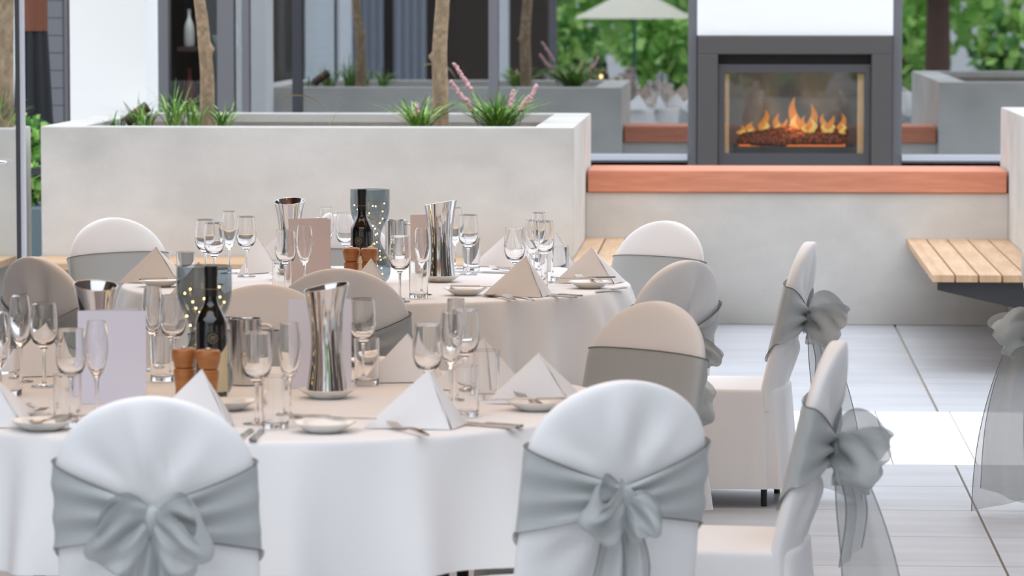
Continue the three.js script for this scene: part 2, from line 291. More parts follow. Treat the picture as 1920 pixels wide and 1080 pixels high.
{
  const p = onZ(619, 236, 20.1); p.y = PL.h - 0.055;
  const t = thing('young_plant', 'young plant with one dry tan leaf arching to the side', 'plant', p);
  part('leaf', bladeGeo(0.26, 0.012, 0.2, 1.6, 0.1), M.blade[1], t); part('leaf', bladeGeo(0.16, 0.012, 0.5, 1.9, 0.6), M.blade[0], t); part('leaf', bladeGeo(0.2, 0.012, 0.25, 1.4, 0.2), M.blade[1], t);
  part('dry_leaf', surf(2, 16, (u, v) => { const a = v * 1.9; return [-0.25 * v * v - 0.01 * v, 0.02 + 0.175 * Math.sin(a) + (u - 0.5) * 0.02 * (1 - v * 0.7) * v, (u - 0.5) * 0.02 * (1 - v * 0.8)]; }), M.dryBlade, t);
}
{
  const p = onZ(246, 222, 20.2), t = thing('garden_spotlight', 'dark brown garden spotlight tilted among the grass in the long planter', 'spotlight', [p.x, PL.h - 0.05, p.z]);
  const b = lathe([[0, -0.07], [0.03, -0.07], [0.031, 0.07], [0.027, 0.072], [0.025, 0.05], [0, 0.05]], 24); b.rotateZ(-0.95).translate(0.03, 0.085, 0); part('housing', b, std({ color: hex('#5b463f'), roughness: 0.5 }), t);
  const r = new THREE.TorusGeometry(0.031, 0.003, 8, 24); r.rotateX(Math.PI / 2).translate(0, 0.02, 0).rotateZ(-0.95).translate(0.03, 0.085, 0); part('ring', r, M.copper, t);
  part('spike', new THREE.CylinderGeometry(0.008, 0.006, 0.1, 8).translate(0, 0.04, 0), M.black, t);
}

// ---------- column, facade with windows, fireplace ----------
{
  const a = onZ(132, 200, 21.75), b = onZ(275, 200, 21.75);
  struct('column_white', box(a.x, b.x, 0, 3.6, -21.75, -22.2), M.white, 'white painted square column behind the end of the long planter', 'column');
}
const FZ = 24.8, fx = px => onZ(px, 200, FZ).x, fy = py => onZ(1370, py, FZ).y;
function post(n, p0, p1, mat, label) { struct(`trim_${n}`, box(fx(p0), fx(p1), 0, 3.4, -FZ + 0.06, -FZ - 0.08), mat, label, 'window frame'); }
post(1, 275, 318, M.frame, 'wide grey window post beside the white column');
post(2, 410, 441, M.frame, 'grey window post behind the bent trunk');
post(3, 456, 469, M.frame, 'narrow grey window post beside the green strip of reflection');
post(4, 550, 567, M.frameDark, 'dark window post standing above the single dry leaf');
post(5, 917, 935, M.frame, 'grey window post behind the pink flowering grass');
post(6, 1290, 1306, M.frame, 'grey window post touching the fireplace surround, nearer the long planter');
post(7, 1673, 1690, M.frame, 'grey window post touching the fireplace surround, nearer the far planter');
post(8, 2060, 2080, M.frame, 'grey window post behind the far planter');
post(9, 117, 131, M.frame, 'grey door post between the grey siding and the white column');
function windowPane(n, p0, p1, sill = true) {
  const w = struct(`window_${n}`, null, null, `tall reflecting window pane ${['with bar shelves behind it', 'beside the pale column reflection', 'behind the straight trunk', 'between the planter and the fireplace', 'on the far side of the fireplace'][n - 1]}`, 'window');
  part('pane', box(fx(p0), fx(p1), 0.72, 3.3, -FZ + 0.004, -FZ - 0.004), n === 1 ? M.clearGlass : M.mirrorGlass, w);
  if (sill) { part('bottom_rail', box(fx(p0), fx(p1), fy(314), fy(300), -FZ + 0.05, -FZ - 0.05), M.frame, w); part('sill', rbox(fx(p0), fx(p1), fy(300), fy(289), -FZ + 0.09, -FZ - 0.02, 0.004), M.frameLight, w); }
}
windowPane(1, 318, 410); windowPane(2, 441, 550); windowPane(3, 567, 917); windowPane(4, 935, 1290); windowPane(5, 1690, 2060);
struct('wall_back', merge([box(fx(275), fx(1306), 0, 0.72, -FZ + 0.05, -FZ - 0.1), box(fx(1673), fx(2080), 0, 0.72, -FZ + 0.05, -FZ - 0.1), box(fx(117), fx(2500), 3.3, 4.2, -FZ + 0.05, -FZ - 0.1), box(fx(2080), fx(2500), 0, 3.3, -FZ + 0.05, -FZ - 0.1)]), M.white, 'white facade wall around the tall windows', 'wall');
struct('wall_fireplace', box(fx(1307), fx(1672), fy(66), 3.3, -FZ + 0.12, -FZ - 0.5), M.white, 'white chimney breast above the fireplace', 'wall');
struct('wall_inside', merge([box(fx(117), 5, 0, 3.3, -27.4, -27.5), box(fx(2500) - 0.1, fx(2500), 0, 3.3, -FZ - 0.1, -27.4), box(fx(275) - 0.1, fx(275), 0, 3.3, -FZ - 0.1, -27.4), box(fx(117), fx(2500), 3.3, 3.4, -FZ - 0.1, -27.5)]), M.darkWall, 'dark room behind the windows', 'wall');
{
  const f = thing('fireplace', 'dark steel framed gas fireplace with burning logs behind glass', 'fireplace'), z = -FZ + 0.16;
  const X = px => fx(px), Y = py => fy(py);
  const fr = std({ color: hex('#5c5957'), roughness: 0.45, metalness: 0.4 }), fr2 = std({ color: hex('#535154'), roughness: 0.5, metalness: 0.3 });
  part('surround_top', rbox(X(1308), X(1671), Y(101), Y(67), z, z - 0.2, 0.006), fr, f);
  part('surround_side', rbox(X(1308), X(1346), 0.3, Y(101), z, z - 0.2, 0.006), fr, f);
  part('surround_side', rbox(X(1632), X(1671), 0.3, Y(101), z, z - 0.2, 0.006), fr, f);
  part('hood', box(X(1346), X(1632), Y(120), Y(101), z - 0.1, z - 0.2), M.black, f);
  part('door_frame', merge([box(X(1347), X(1631), Y(135), Y(120), z - 0.04, z - 0.09), box(X(1347), X(1358), 0.5, Y(135), z - 0.04, z - 0.09), box(X(1620), X(1631), 0.5, Y(135), z - 0.04, z - 0.09), box(X(1358), X(1620), 0.5, Y(286), z - 0.04, z - 0.09)]), fr2, f);
  part('glass_front', box(X(1358), X(1620), Y(286), Y(135), z - 0.06, z - 0.064), M.clearGlass, f);
  const back = std({ color: hex('#8a8c8d'), roughness: 0.9 });
  part('firebox', merge([box(X(1350), X(1628), Y(290), Y(128), z - 0.44, z - 0.46), box(X(1350), X(1358), Y(290), Y(128), z - 0.09, z - 0.45), box(X(1620), X(1628), Y(290), Y(128), z - 0.09, z - 0.45), box(X(1350), X(1628), Y(290) - 0.02, Y(288), z - 0.09, z - 0.45), box(X(1350), X(1628), Y(135), Y(128), z - 0.09, z - 0.45)]), back, f);
  part('grate_bed', box(X(1376), X(1600), Y(288), Y(274), z - 0.12, z - 0.4), M.black, f);
  for (const s of [[1359, 1367], [1607, 1619]]) part('brick_strip', box(X(s[0]), X(s[1]), Y(286), Y(137), z - 0.075, z - 0.12), std({ color: hex('#d0a678'), roughness: 0.8 }), f);
  const log = (a, b, r, zz) => { const p = [X(a[0]), Y(a[1])], q = [X(b[0]), Y(b[1])], L = Math.hypot(q[0] - p[0], q[1] - p[1]), g = surf(14, 18, (u, v) => { const an = u * 6.2832, R = r * (1 + 0.25 * (fbm(u * 5, v * 8, 5, 8, 3) - 0.5)) * Math.min(1, 8 * Math.min(v, 1 - v) + 0.2); return [(v - 0.5) * L, R * Math.cos(an), R * Math.sin(an)]; }, true); g.rotateZ(Math.atan2(q[1] - p[1], q[0] - p[0])).translate((p[0] + q[0]) / 2, (p[1] + q[1]) / 2, zz); part('log', g, M.log, f); };
  log([1382, 266], [1500, 246], 0.05, z - 0.2); log([1470, 248], [1592, 250], 0.055, z - 0.28); log([1440, 262], [1590, 262], 0.05, z - 0.18); log([1400, 262], [1480, 268], 0.035, z - 0.15);
  part('ember_bed', box(X(1386), X(1585), Y(274), Y(271), z - 0.14, z - 0.3), M.ember, f);
  const flameGeo = (px, base, top, w, zz) => { const x = X(px), y0 = Y(base), y1 = Y(top); return surf(10, 14, (u, v) => { const a = u * 6.2832, R = w * Math.pow(Math.sin(Math.PI * Math.min(1, 0.28 + v * 0.72)), 0.9) * (1 - v * 0.5); return [x + R * Math.cos(a) + 0.012 * Math.sin(v * 7 + px), mix(y0, y1, v), zz + 0.5 * R * Math.sin(a)]; }, true); };
  for (const [px, top, w] of [[1392, 236, 0.03], [1408, 228, 0.034], [1435, 206, 0.038], [1458, 212, 0.034], [1489, 180, 0.044], [1472, 222, 0.03], [1508, 216, 0.03], [1524, 194, 0.038], [1545, 212, 0.032], [1560, 216, 0.034], [1580, 212, 0.032]]) {
    const fl = part('flame', flameGeo(px, 252, top, w, z - 0.24), M.flame, f);
    part('flame_core', flameGeo(px + 1, 250, mix(252, top, 0.55), w * 0.6, z - 0.215), M.flameCore, fl);
  }
  const fire = new THREE.PointLight(new THREE.Color(1, 0.5, 0.15), 0.15); fire.position.set(X(1490), Y(225), z - 0.15); fire.castShadow = true; fire.name = 'fire_light'; scene.add(fire);
}
{ // bar shelves behind the first pane
  const s = thing('bar_shelves', 'bar shelves with bottles and bowls behind the clear window pane', 'shelf');
  const x0 = fx(300), x1 = fx(420), z = -25.6;
  part('back_panel', box(x0, x1, 0.6, 3.0, z - 0.35, z - 0.38), M.fabricDark, s);
  for (const y of [1.05, 1.45, 1.9]) part('board', box(x0, x1, y - 0.03, y, z, z - 0.35), M.brownPanel, s);
  const lamp = thing('bar_lamp', 'small white lamp hanging above the bar shelves', 'lamp', [(x0 + x1) / 2, 2.2, z + 0.25]);
  part('globe', new THREE.SphereGeometry(0.07, 20, 14), std({ color: hex('#ffffff'), emissive: new THREE.Color(1, 0.95, 0.85), emissiveIntensity: 1 }), lamp); part('cord', new THREE.CylinderGeometry(0.004, 0.004, 1.03, 6).translate(0, 0.585, 0), M.black, lamp);
  const bl = new THREE.PointLight(new THREE.Color(1, 0.95, 0.88), 1.3); bl.position.set((x0 + x1) / 2, 2.2, z + 0.25); bl.castShadow = true; bl.name = 'bar_light'; scene.add(bl);
  const cols = ['#a83f3c', '#a9a54a', '#c9d0d4', '#3d6b4a', '#c9cdd2', '#2a3540', '#7fa2a8', '#d7d9da'];
  const g1 = lathe(smoothProfile([[0, 0], [0.035, 0.0], [0.037, 0.1], [0.03, 0.15], [0.012, 0.2], [0.013, 0.25], [0, 0.25]], 24), 14), g2 = lathe(smoothProfile([[0, 0], [0.04, 0], [0.07, 0.05], [0.085, 0.1], [0.08, 0.1], [0.05, 0.03], [0, 0.02]], 20), 16);
  const cm = cols.map(c => std({ color: hex(c), roughness: 0.4 }));
  g2.scale(0.55, 0.7, 0.55);
  [['bottle', 0, 'dark red bottle'], ['bowl', 2, 'pale grey bowl'], ['bottle', 3, 'dark green bottle'], ['bottle', 1, 'olive yellow bottle']].forEach(([n, c, l], i) => solo(n, `${l} on the lower bar shelf behind the window`, n, n === 'bowl' ? g2 : g1, cm[c], [mix(x0 + 0.06, x1 - 0.06, i / 3), 1.05, z - 0.15], 0, 'items on the bar shelves'));
  [['bottle', 4, 'silver grey bottle'], ['bottle', 1, 'olive yellow bottle'], ['bowl', 6, 'blue grey bowl'], ['bottle', 7, 'white bottle']].forEach(([n, c, l], i) => solo(n, `${l} on the upper bar shelf behind the window`, n, n === 'bowl' ? g2 : g1, cm[c], [mix(x0 + 0.06, x1 - 0.06, i / 3), 1.45, z - 0.15], 0, 'items on the bar shelves'));
}
{ // what stands between the glass door and the column
  const w = thing('siding_wall', 'dark grey boarded wall between the glass door and the white column', 'wall'), x0 = onZ(40, 200, 24).x, x1 = onZ(118, 200, 24).x;
  for (let i = 0; i < 22; i++) { const g = rbox(x0, x1, i * 0.11 + 0.003, (i + 1) * 0.11, -24, -24.03, 0.003); part('board', g, M.sidingGrey, w); }
  part('backing', box(x0, x1, 0, 2.42, -24.03, -24.06), M.fabricDark, w);
  const p = onZ(62, 200, 23), u = thing('closed_parasol', 'closed dark parasol with an orange band, standing behind the green shrubs', 'parasol', [p.x, 0, p.z]);
  part('pole', new THREE.CylinderGeometry(0.02, 0.02, 2.7, 10).translate(0, 1.35, 0), M.steelDark, u);
  part('folded_canopy', surf(40, 24, (a, v) => { const t = a * 6.2832, r = mix(0.11, 0.03, v) * (1 + 0.25 * Math.cos(8 * t)); return [r * Math.cos(t), 0.75 + 1.9 * v, r * Math.sin(t)]; }, true), M.fabricDark, u);
  part('band', surf(40, 4, (a, v) => { const t = a * 6.2832, r = 0.085 * (1 + 0.1 * Math.cos(8 * t)); return [r * Math.cos(t), 1.58 + 0.3 * v, r * Math.sin(t)]; }, true), M.orange, u);
  const shrub = (label, px, py, r, Z, y) => { const q = onZ(px, py, Z), gs = [[], [], []]; for (let i = 0; i < 260; i++) { const a = rr(0, 6.283), e = Math.acos(rr(-1, 1)), R = r * Math.cbrt(rr(0.2, 1)), g = new THREE.PlaneGeometry(0.035, 0.06); g.rotateX(rr(0, 3)).rotateY(rr(0, 6)).translate(R * Math.sin(e) * Math.cos(a), R * Math.cos(e), R * Math.sin(e) * Math.sin(a)); gs[i % 3].push(g); } const t = thing('shrub', label, 'shrub', q); gs.forEach((g, k) => part('foliage', merge(g), M.leaf[k], t).userData.kind = 'stuff'); part('stem', new THREE.CylinderGeometry(0.012, 0.015, q.y - y, 6).translate(0, -(q.y - y) / 2, 0), M.darkBark, t); };
  shrub('bright green shrub above the dark rail, beside the end of the planter', 54, 262, 0.14, 22.6, 0.5);
  shrub('darker green shrub below the dark rail, beside the end of the planter', 54, 342, 0.13, 22.2, 0.42);
  const q = onZ(55, 390, 21.9); solo('planter_box', 'blue grey box below the darker green shrub', 'planter', rbox(q.x - 0.2, q.x + 0.2, 0, q.y, -21.9, -22.5, 0.01), std({ color: hex('#5f6f73'), roughness: 0.6 }));
  solo('rail', 'dark horizontal rail between the two green shrubs', 'rail', box(q.x - 0.3, q.x + 0.3, 0.76, 0.8, -21.95, -21.98), M.frameDark);
}
{ // glass door leaf at the edge
  const Z = 17.6, X = px => onZ(px, 200, Z).x, d = thing('glass_door', 'folded glass door leaf with a dark and silver frame edge', 'door');
  part('stile', box(X(29), X(37), 0.02, 2.6, -Z, -Z - 0.05), M.frameDark, d); part('edge_profile', box(X(37), X(44), 0.02, 2.6, -Z - 0.005, -Z - 0.05), M.frameLight, d);
  part('pane', box(X(-160), X(29), 0.1, 2.5, -Z - 0.02, -Z - 0.028), M.clearGlass, d); part('rail', box(X(-160), X(29), 0.02, 0.1, -Z, -Z - 0.05), M.frameDark, d); part('rail', box(X(-160), X(29), 2.5, 2.6, -Z, -Z - 0.05), M.frameDark, d);
  const hb = onZ(-4, 303, Z); const h = new THREE.CapsuleGeometry(0.011, 0.08, 6, 12); h.rotateZ(Math.PI / 2 - 0.1).translate(hb.x + 0.005, hb.y, -Z + 0.05); part('handle', h, M.chrome, d);
}

// ---------- behind the camera: the buildings and garden that the windows mirror ----------
{
  const b = struct('wall_front', null, null, 'white boarded building behind the camera, mirrored in the windows', 'building');
  const z = 7, R = px => (px - 1370) * (2 * FZ + z) / 7200;
  for (let i = 0; i < 36; i++) part('siding_board', box(R(400), R(660), i * 0.13, i * 0.13 + 0.122, z, z + 0.03), M.siding, b);
  part('opening', box(R(660), R(1040), 0, 2.7, z + 0.9, z + 1), M.brownPanel, b);
  part('upper_wall', box(R(400), R(1040), 2.7, 5.4, z, z + 0.2), M.siding, b);
  part('post', box(R(935), R(955), 0, 2.7, z, z + 0.12), M.siding, b); part('post', box(R(1030), R(1045), 0, 2.7, z, z + 0.12), M.frame, b);
  const cur = (p0, p1, label) => { const x0 = R(p0), x1 = R(p1), n = (x1 - x0) / 0.12; solo('curtain', label, 'curtain', surf(90, 6, (u, v) => [mix(x0, x1, u), 0.05 + 2.6 * v, z + 0.3 + 0.04 * Math.sin(u * n * 6.2832)]), M.curtain); };
  cur(655, 716, 'grey curtain next to the white boards in the mirrored building'); cur(735, 797, 'grey curtain next to the dark opening in the mirrored building');
  const leafCloud = (name, label, x, y, zz, rx, ry, n, s, k) => { const gs = [[], []]; for (let i = 0; i < n; i++) { const a = rr(0, 6.283), e = Math.acos(rr(-1, 1)), q = Math.cbrt(rr(0.15, 1)), g = new THREE.PlaneGeometry(s, s * 1.5); g.rotateX(rr(0, 3)).rotateY(rr(0, 6)).translate(rx * q * Math.sin(e) * Math.cos(a), ry * q * Math.cos(e), rx * q * Math.sin(e) * Math.sin(a)); gs[i % 2].push(g); } const t = thing(name, label, 'tree', [x, y, zz]); gs.forEach((g, i) => part('foliage', merge(g), M.leaf[(k + i) % 3], t).userData.kind = 'stuff'); part('trunk', new THREE.CylinderGeometry(0.12, 0.22, y, 12).translate(0, -y / 2, 0), M.darkBark, t); return t; };
  leafCloud('garden_tree', 'broad garden tree behind the camera beside the white building', -3.4, 3.3, 15, 1.9, 1.7, 1600, 0.22, 0);
  leafCloud('garden_tree', 'large garden tree with a thick brown trunk behind the camera', 3.3, 4.4, 12, 2.8, 2.6, 1600, 0.22, 1);
  leafCloud('garden_tree', 'far garden tree behind the cream parasol', 0.8, 2.6, 31, 6, 2.6, 4200, 0.26, 0);
  for (let i = 0; i < 7; i++) leafCloud('hedge_bush', ['leafy bush next to the white boarded building behind the camera', 'leafy bush under the broad garden tree', 'leafy bush beside the cream parasol', 'leafy bush between the two garden trees', 'leafy bush before the far garden tree', 'leafy bush beside the thick brown trunk', 'leafy bush at the far end of the garden hedge'][i], -3.2 + i * 2.1, 0.7, 20 + (i % 2), 0.95, 0.8, 500, 0.16, i % 2 ? 0 : 1);
  const g = thing('garden_parasol', 'cream garden parasol mirrored in the window beside the fireplace', 'parasol', [-1.5, 0, 10.5]);
  part('pole', new THREE.CylinderGeometry(0.03, 0.03, 1.9, 10).translate(0, 0.95, 0), std({ color: hex('#3f7a66'), roughness: 0.6 }), g);
  part('canopy', new THREE.ConeGeometry(0.95, 0.5, 8, 1, true).translate(0, 1.7, 0), M.parasol, g);
}

// ---------- round tables ----------
const TH = 0.76, TR = 0.914, HEM = 0.435;
const T1 = V(-1.20, 0, -9.683), T2 = V(-1.265, 0, -13.70), T3 = V(2.75, 0, -13.3);
function clothGeo(sd, hem) {
  const folds = []; for (let i = 0; i < 26; i++) folds.push([(i + 0.7 * hash(i, sd)) / 26 * 6.2832, 0.25 + 1.0 * hash(i, sd + 5), 0.03 + 0.04 * hash(i, sd + 9)]);
  const out = a => { let s = 0; for (const [c, k, w] of folds) { let d = Math.abs(a - c); d = Math.min(d, 6.2832 - d); s += k * Math.exp(-d * d / (2 * w * w)); } return s; };
  const g = surf(288, 44, (u, v) => {
    const a = u * 6.2832;
    if (v < 0.3) return [TR * (v / 0.3) * 0.985 * Math.cos(a), TH, TR * (v / 0.3) * 0.985 * Math.sin(a)];
    const t = (v - 0.3) / 0.7, e = Math.min(1, t / 0.1), b = e * Math.PI / 2, f = clamp((t - 0.1) / 0.9);
    const r = TR * 0.985 + 0.014 * Math.sin(b) + (0.004 * f + 0.092 * out(a) * Math.pow(f, 0.75));
    return [r * Math.cos(a), TH - 0.014 * (1 - Math.cos(b)) - f * (TH - 0.014 - hem) + f * 0.004 * out(a), r * Math.sin(a)];
  }, true);
  const ix = g.index.array; for (let i = 0; i < ix.length; i += 3) { const t = ix[i]; ix[i] = ix[i + 1]; ix[i + 1] = t; }   // face outwards
  g.computeVertexNormals(); return g;
}
function roundTable(p, where, sd) {
  const t = thing('round_table', `round folding table hidden under the cloth ${where.replace('on the table ', 'of the group ')}`, 'table', p);
  part('tabletop', new THREE.CylinderGeometry(TR - 0.02, TR - 0.02, 0.025, 64).translate(0, TH - 0.016, 0), M.brownPanel, t);
  for (const [x, z] of [[-0.5, -0.35], [0.5, -0.35], [-0.5, 0.35], [0.5, 0.35]]) part('leg', new THREE.CylinderGeometry(0.016, 0.016, TH - 0.03, 12).translate(x, (TH - 0.03) / 2, z), M.leg, t);
  solo('tablecloth', `white round tablecloth with soft folds ${where}`, 'tablecloth', clothGeo(sd, HEM), M.cloth, p, 0);
}
roundTable(T1, 'on the table with the lilac menu card', 3); roundTable(T2, 'on the table nearest the long planter', 11); roundTable(T3, 'on the table beyond the aisle', 19);

// ---------- chairs in fabric covers with tied sashes ----------
const CW = 0.218, CTOP = 0.922, DOME = 0.172, TILT = 0.23;
function backAt(ang, y, off = 0) {   // a point of the covered chair back at a height, ang 0..2pi round, front at pi/2
  const t = clamp((y - (CTOP - DOME)) / DOME), k = Math.sqrt(Math.max(0, 1 - t * t));
  const w = CW * k + off + 0.006 * sm(0.7, 0.45, y), d = 0.034 * Math.pow(k, 0.35) + off;
  const x = w * spow(Math.cos(ang), 0.75), z = d * spow(Math.sin(ang), 0.8);
  return [x, y, z - 0.2 - TILT * Math.max(-0.05, y - 0.46) + 0.25 * x * x];
}
const KNOT_Y = 0.648;
const backGeo = surf(96, 48, (u, v) => {
  const a = u * 6.2832, y = v < 0.55 ? mix(0.34, CTOP - DOME, v / 0.55) : CTOP - DOME + DOME * Math.sin((v - 0.55) / 0.45 * Math.PI / 2), p = backAt(a, y);
  const s = Math.sin(a), dx = p[0], dy = y - KNOT_Y, R = Math.hypot(dx, dy), th = Math.atan2(dx, dy);
  if (s < 0) { const fade = sm(0.02, 0.08, R) * sm(0.30, 0.12, R) * Math.max(sm(0.71, 0.775, y), sm(0.58, 0.54, y)); p[2] -= -s * fade * (0.010 * Math.sin(th * 7 + 0.9) + 0.007 * Math.sin(th * 12 + 2) + 0.012 * Math.exp(-Math.pow((th - 0.12) / 0.10, 2)) - 0.008 * Math.exp(-Math.pow((th + 0.16) / 0.12, 2))); }
  else p[2] += s * 0.003 * Math.sin(dx * 60 + 1) * sm(0.9, 0.6, y);
  return p;
}, true);
{ const ix = backGeo.index.array; for (let i = 0; i < ix.length; i += 3) { const t = ix[i]; ix[i] = ix[i + 1]; ix[i + 1] = t; } backGeo.computeVertexNormals(); }
const seatGeo = surf(120, 40, (u, v) => {
  const a = u * 6.2832, c = Math.cos(a), s = Math.sin(a), ex = spow(c, 0.42), ez = spow(s, 0.42);
  if (v < 0.3) { const k = v / 0.3; return [0.222 * ex * k, 0.430 - 0.014 * k * k, -0.005 + 0.213 * ez * k]; }
  const t = (v - 0.3) / 0.7, e = Math.min(1, t / 0.12), b = e * Math.PI / 2, f = clamp((t - 0.12) / 0.88);
  const fold = 0.010 * f * (Math.sin(a * 13 + 0.7) + 0.7 * Math.sin(a * 8 + 2) + 0.5 * Math.sin(a * 21)), g = 0.012 * Math.sin(b) + 0.02 * f + fold;
  return [(0.222 + g) * ex, 0.416 - 0.016 * (1 - Math.cos(b)) - f * 0.333, -0.005 + (0.213 + g) * ez];
}, true);
{ const ix = seatGeo.index.array; for (let i = 0; i < ix.length; i += 3) { const t = ix[i]; ix[i] = ix[i + 1]; ix[i + 1] = t; } seatGeo.computeVertexNormals(); }
function bandEdge(ang, top) {
  const s = Math.sin(ang), c = s < 0 ? 1 - Math.pow(Math.abs(Math.cos(ang)), 0.75) : 0, f = Math.max(0, s);
  return top ? mix(mix(0.775, 0.790, f), 0.680, Math.pow(c, 0.8)) : mix(mix(0.575, 0.50, f), 0.615, Math.pow(c, 0.8));
}
const bandGeo = surf(144, 16, (u, v) => {
  const a = u * 6.2832, lo = bandEdge(a, false), hi = bandEdge(a, true), y = mix(lo, hi, v), s = Math.sin(a), b = s < 0 ? 1 - Math.pow(Math.abs(Math.cos(a)), 0.75) : 0;
  const pleat = s < 0 ? (0.007 + 0.013 * b) * (0.5 + 0.5 * Math.sin(v * 16 + 2.2 * Math.cos(a))) * sm(0, 0.25, -s) : 0;
  return backAt(a, y, 0.008 + pleat);
}, true);
function hemLine(top) { const pts = []; for (let i = 0; i < 72; i++) { const a = i / 72 * 6.2832; pts.push(V(...backAt(a, bandEdge(a, top), 0.0105))); } return new THREE.TubeGeometry(new THREE.CatmullRomCurve3(pts, true), 144, 0.0016, 5, true); }
const KZ = backAt(-Math.PI / 2, KNOT_Y, 0.012)[2];
const hemGeo = merge([hemLine(true), hemLine(false)]);
const knotGeo = surf(24, 14, (u, v) => { const a = u * 6.2832, b = v * Math.PI, r = 1 + 0.14 * Math.sin(a * 5 + v * 4); return [0.026 * r * Math.sin(b) * Math.cos(a), KNOT_Y + 0.036 * Math.cos(b), KZ - 0.014 + 0.024 * r * Math.sin(b) * Math.sin(a)]; }, true);
function loopGeo(dir, L, W, droop, sd) {
  return surf(72, 18, (u, v) => {
    const a = u * 6.2832, k = (1 - Math.cos(a)) / 2, w = mix(0.028, W, Math.pow(Math.sin(Math.PI * Math.min(1, 0.80 * k + 0.02)), 0.75)), t = v - 0.5;
    const crease = 0.013 * Math.sin(t * 13 + sd + 2.5 * k) + 0.008 * Math.sin(t * 23 + sd * 2 - 3 * k);
    const x = L * k * (1 - 0.5 * t * t + 0.12 * Math.sin(t * 7 + sd)), y = t * w + 0.012 * Math.sin(a + sd), z = 0.050 * Math.sin(a) * Math.pow(k, 0.35) + crease * Math.sin(Math.PI * k);
    const ca = Math.cos(droop), sa = Math.sin(droop);
    const tip = 0.62 * k, y2 = y * Math.cos(tip) + z * Math.sin(tip), z2 = z * Math.cos(tip) - y * Math.sin(tip);
    return [dir * (x * ca + y2 * sa * 0.45), KNOT_Y - x * sa + y2 * ca, KZ - 0.02 - 0.085 * k + z2];
  });
}
function tailPoint(u, v, dir, L, W, side, sd, q = 0) {   // q turns the hanging sheet from lying flat on the back to standing out behind it
  const t = u - 0.5, w = mix(0.03, W, Math.pow(v, 0.5)), wave = 0.014 * Math.sin(u * 9 + sd) * sm(0, 0.3, v) + 0.012 * Math.sin(v * 6 + sd);
  const x = dir * (0.012 + side * v), z = KZ - 0.02 - 0.03 * Math.sin(v * 2.2) - Math.sin(q) * w * 0.35;
  return [x + t * w * Math.cos(q) + wave * Math.sin(q), KNOT_Y - 0.01 - L * v + 0.05 * v * v * t * dir, z - t * w * Math.sin(q) + wave * Math.cos(q)];
}
const tailGeo = (...l) => surf(18, 30, (u, v) => tailPoint(u, v, ...l));
function edgeOf(fn) { return tube(fn, 0.0014, 60, 5); }
const tailEdge = (...l) => merge([0, 1].map(u => edgeOf(Array.from({ length: 16 }, (_, i) => tailPoint(u, i / 15, ...l)))));
const legGeo = new THREE.CylinderGeometry(0.012, 0.011, 0.39, 10).translate(0, 0.195, 0);
function makeChair(o = {}) {
  const { tails = [[-1, 0.34, 0.10, 0.03, 1], [1, 0.40, 0.12, 0.05, 2]], loops = [[-1, 0.145, 0.165, 0.42, 0.4], [1, 0.130, 0.170, 0.30, 2.1]], thin = false } = o;
  const t = thing('banquet_chair', o.label, 'chair', [0, 0, 0], 0, o.group);
  part('back_cover', backGeo, M.cover, t); part('seat_cover', seatGeo, M.cover, t);
  const b = part('sash', bandGeo, M.sash, t); b.userData.label = 'grey organza sash'; part('hem', hemGeo, M.hem, b);
  part('knot', knotGeo, M.sash, t);
  for (const l of loops) part('bow_loop', loopGeo(...l), M.organza, t);
  for (const l of tails) { const q = part('sash_tail', tailGeo(...l), thin ? M.organzaThin : M.organza, t); part('hem', tailEdge(...l), M.hem, q); }
  for (const [x, z] of [[-0.18, -0.17], [0.18, -0.17], [-0.18, 0.19], [0.18, 0.19]]) part('leg', legGeo, M.leg, t).position.set(x, 0, z);
  return t;
}
function seatAt(c, px, top, deg) {   // puts the top of the chair back on the pixel it has in the photograph; its height gives the distance
  const q = onY(px, top, CTOP), a = deg * Math.PI / 180, back = 0.2 + TILT * (CTOP - 0.46);
  c.position.set(q.x + Math.sin(a) * back, 0, q.z + Math.cos(a) * back); c.rotation.y = a; return c;
}
const G1 = 'covered chairs around the table with the lilac menu card', G2 = 'covered chairs around the table nearest the planter', G3 = 'covered chairs around the table beyond the aisle';
const A = makeChair({ label: 'white covered chair with a drooping silver bow, standing before the lilac menu card', group: G1 });
seatAt(A, 283, 743, 180);
const B = makeChair({ label: 'white covered chair with an off-centre silver bow before the white napkin table edge', group: G1, loops: [[-1, 0.075, 0.13, 1.0, 0.4], [1, 0.13, 0.15, 0.15, 2.1]], tails: [[-1, 0.22, 0.08, 0.0, 1], [1, 0.40, 0.13, 0.10, 2]] });
seatAt(B, 1172, 713, -156);
const C = makeChair({ label: 'covered chair seen from the side with a long sheer sash tail, beside the aisle', group: G1, thin: true, loops: [[-1, 0.13, 0.17, 0.1, 0.4], [1, 0.12, 0.16, 0.5, 2.1]], tails: [[-1, 0.61, 0.20, 0.03, 1, 1.25], [1, 0.26, 0.05, 0.02, 2, 1.1]] });
seatAt(C, 1572, 639, -97);
const put = (src, px, top, deg, label, group) => seatAt(copyOf(src, [0, 0, 0], 0, label, group), px, top, deg);
put(A, 1235, 565, -42, 'covered chair showing its flat brownish sash, directly behind the chair with the off-centre bow', G1);
put(A, 495, 533, 4, 'covered chair whose rounded top shows between the wine bottle and the tall steel vase', G1);
put(A, 636, 503, 176, 'covered chair with its back to the nearer table, behind the tall steel vase', G2);
put(B, 1288, 488, -128, 'covered chair with a bow at its edge, behind the flat sash chair', G2);
put(C, 1519, 453, -98, 'covered chair seen from the side with a bow, beside the aisle and the planter table', G2);
put(A, 1250, 414, -38, 'white covered chair with pale grey sash before the end of the long planter', G2);
put(A, 210, 408, 40, 'white covered chair with a pale sash standing against the planter, left of the napkin', G2);
put(A, 634, 402, 2, 'covered chair partly hidden behind the pink menu card against the planter', G2);
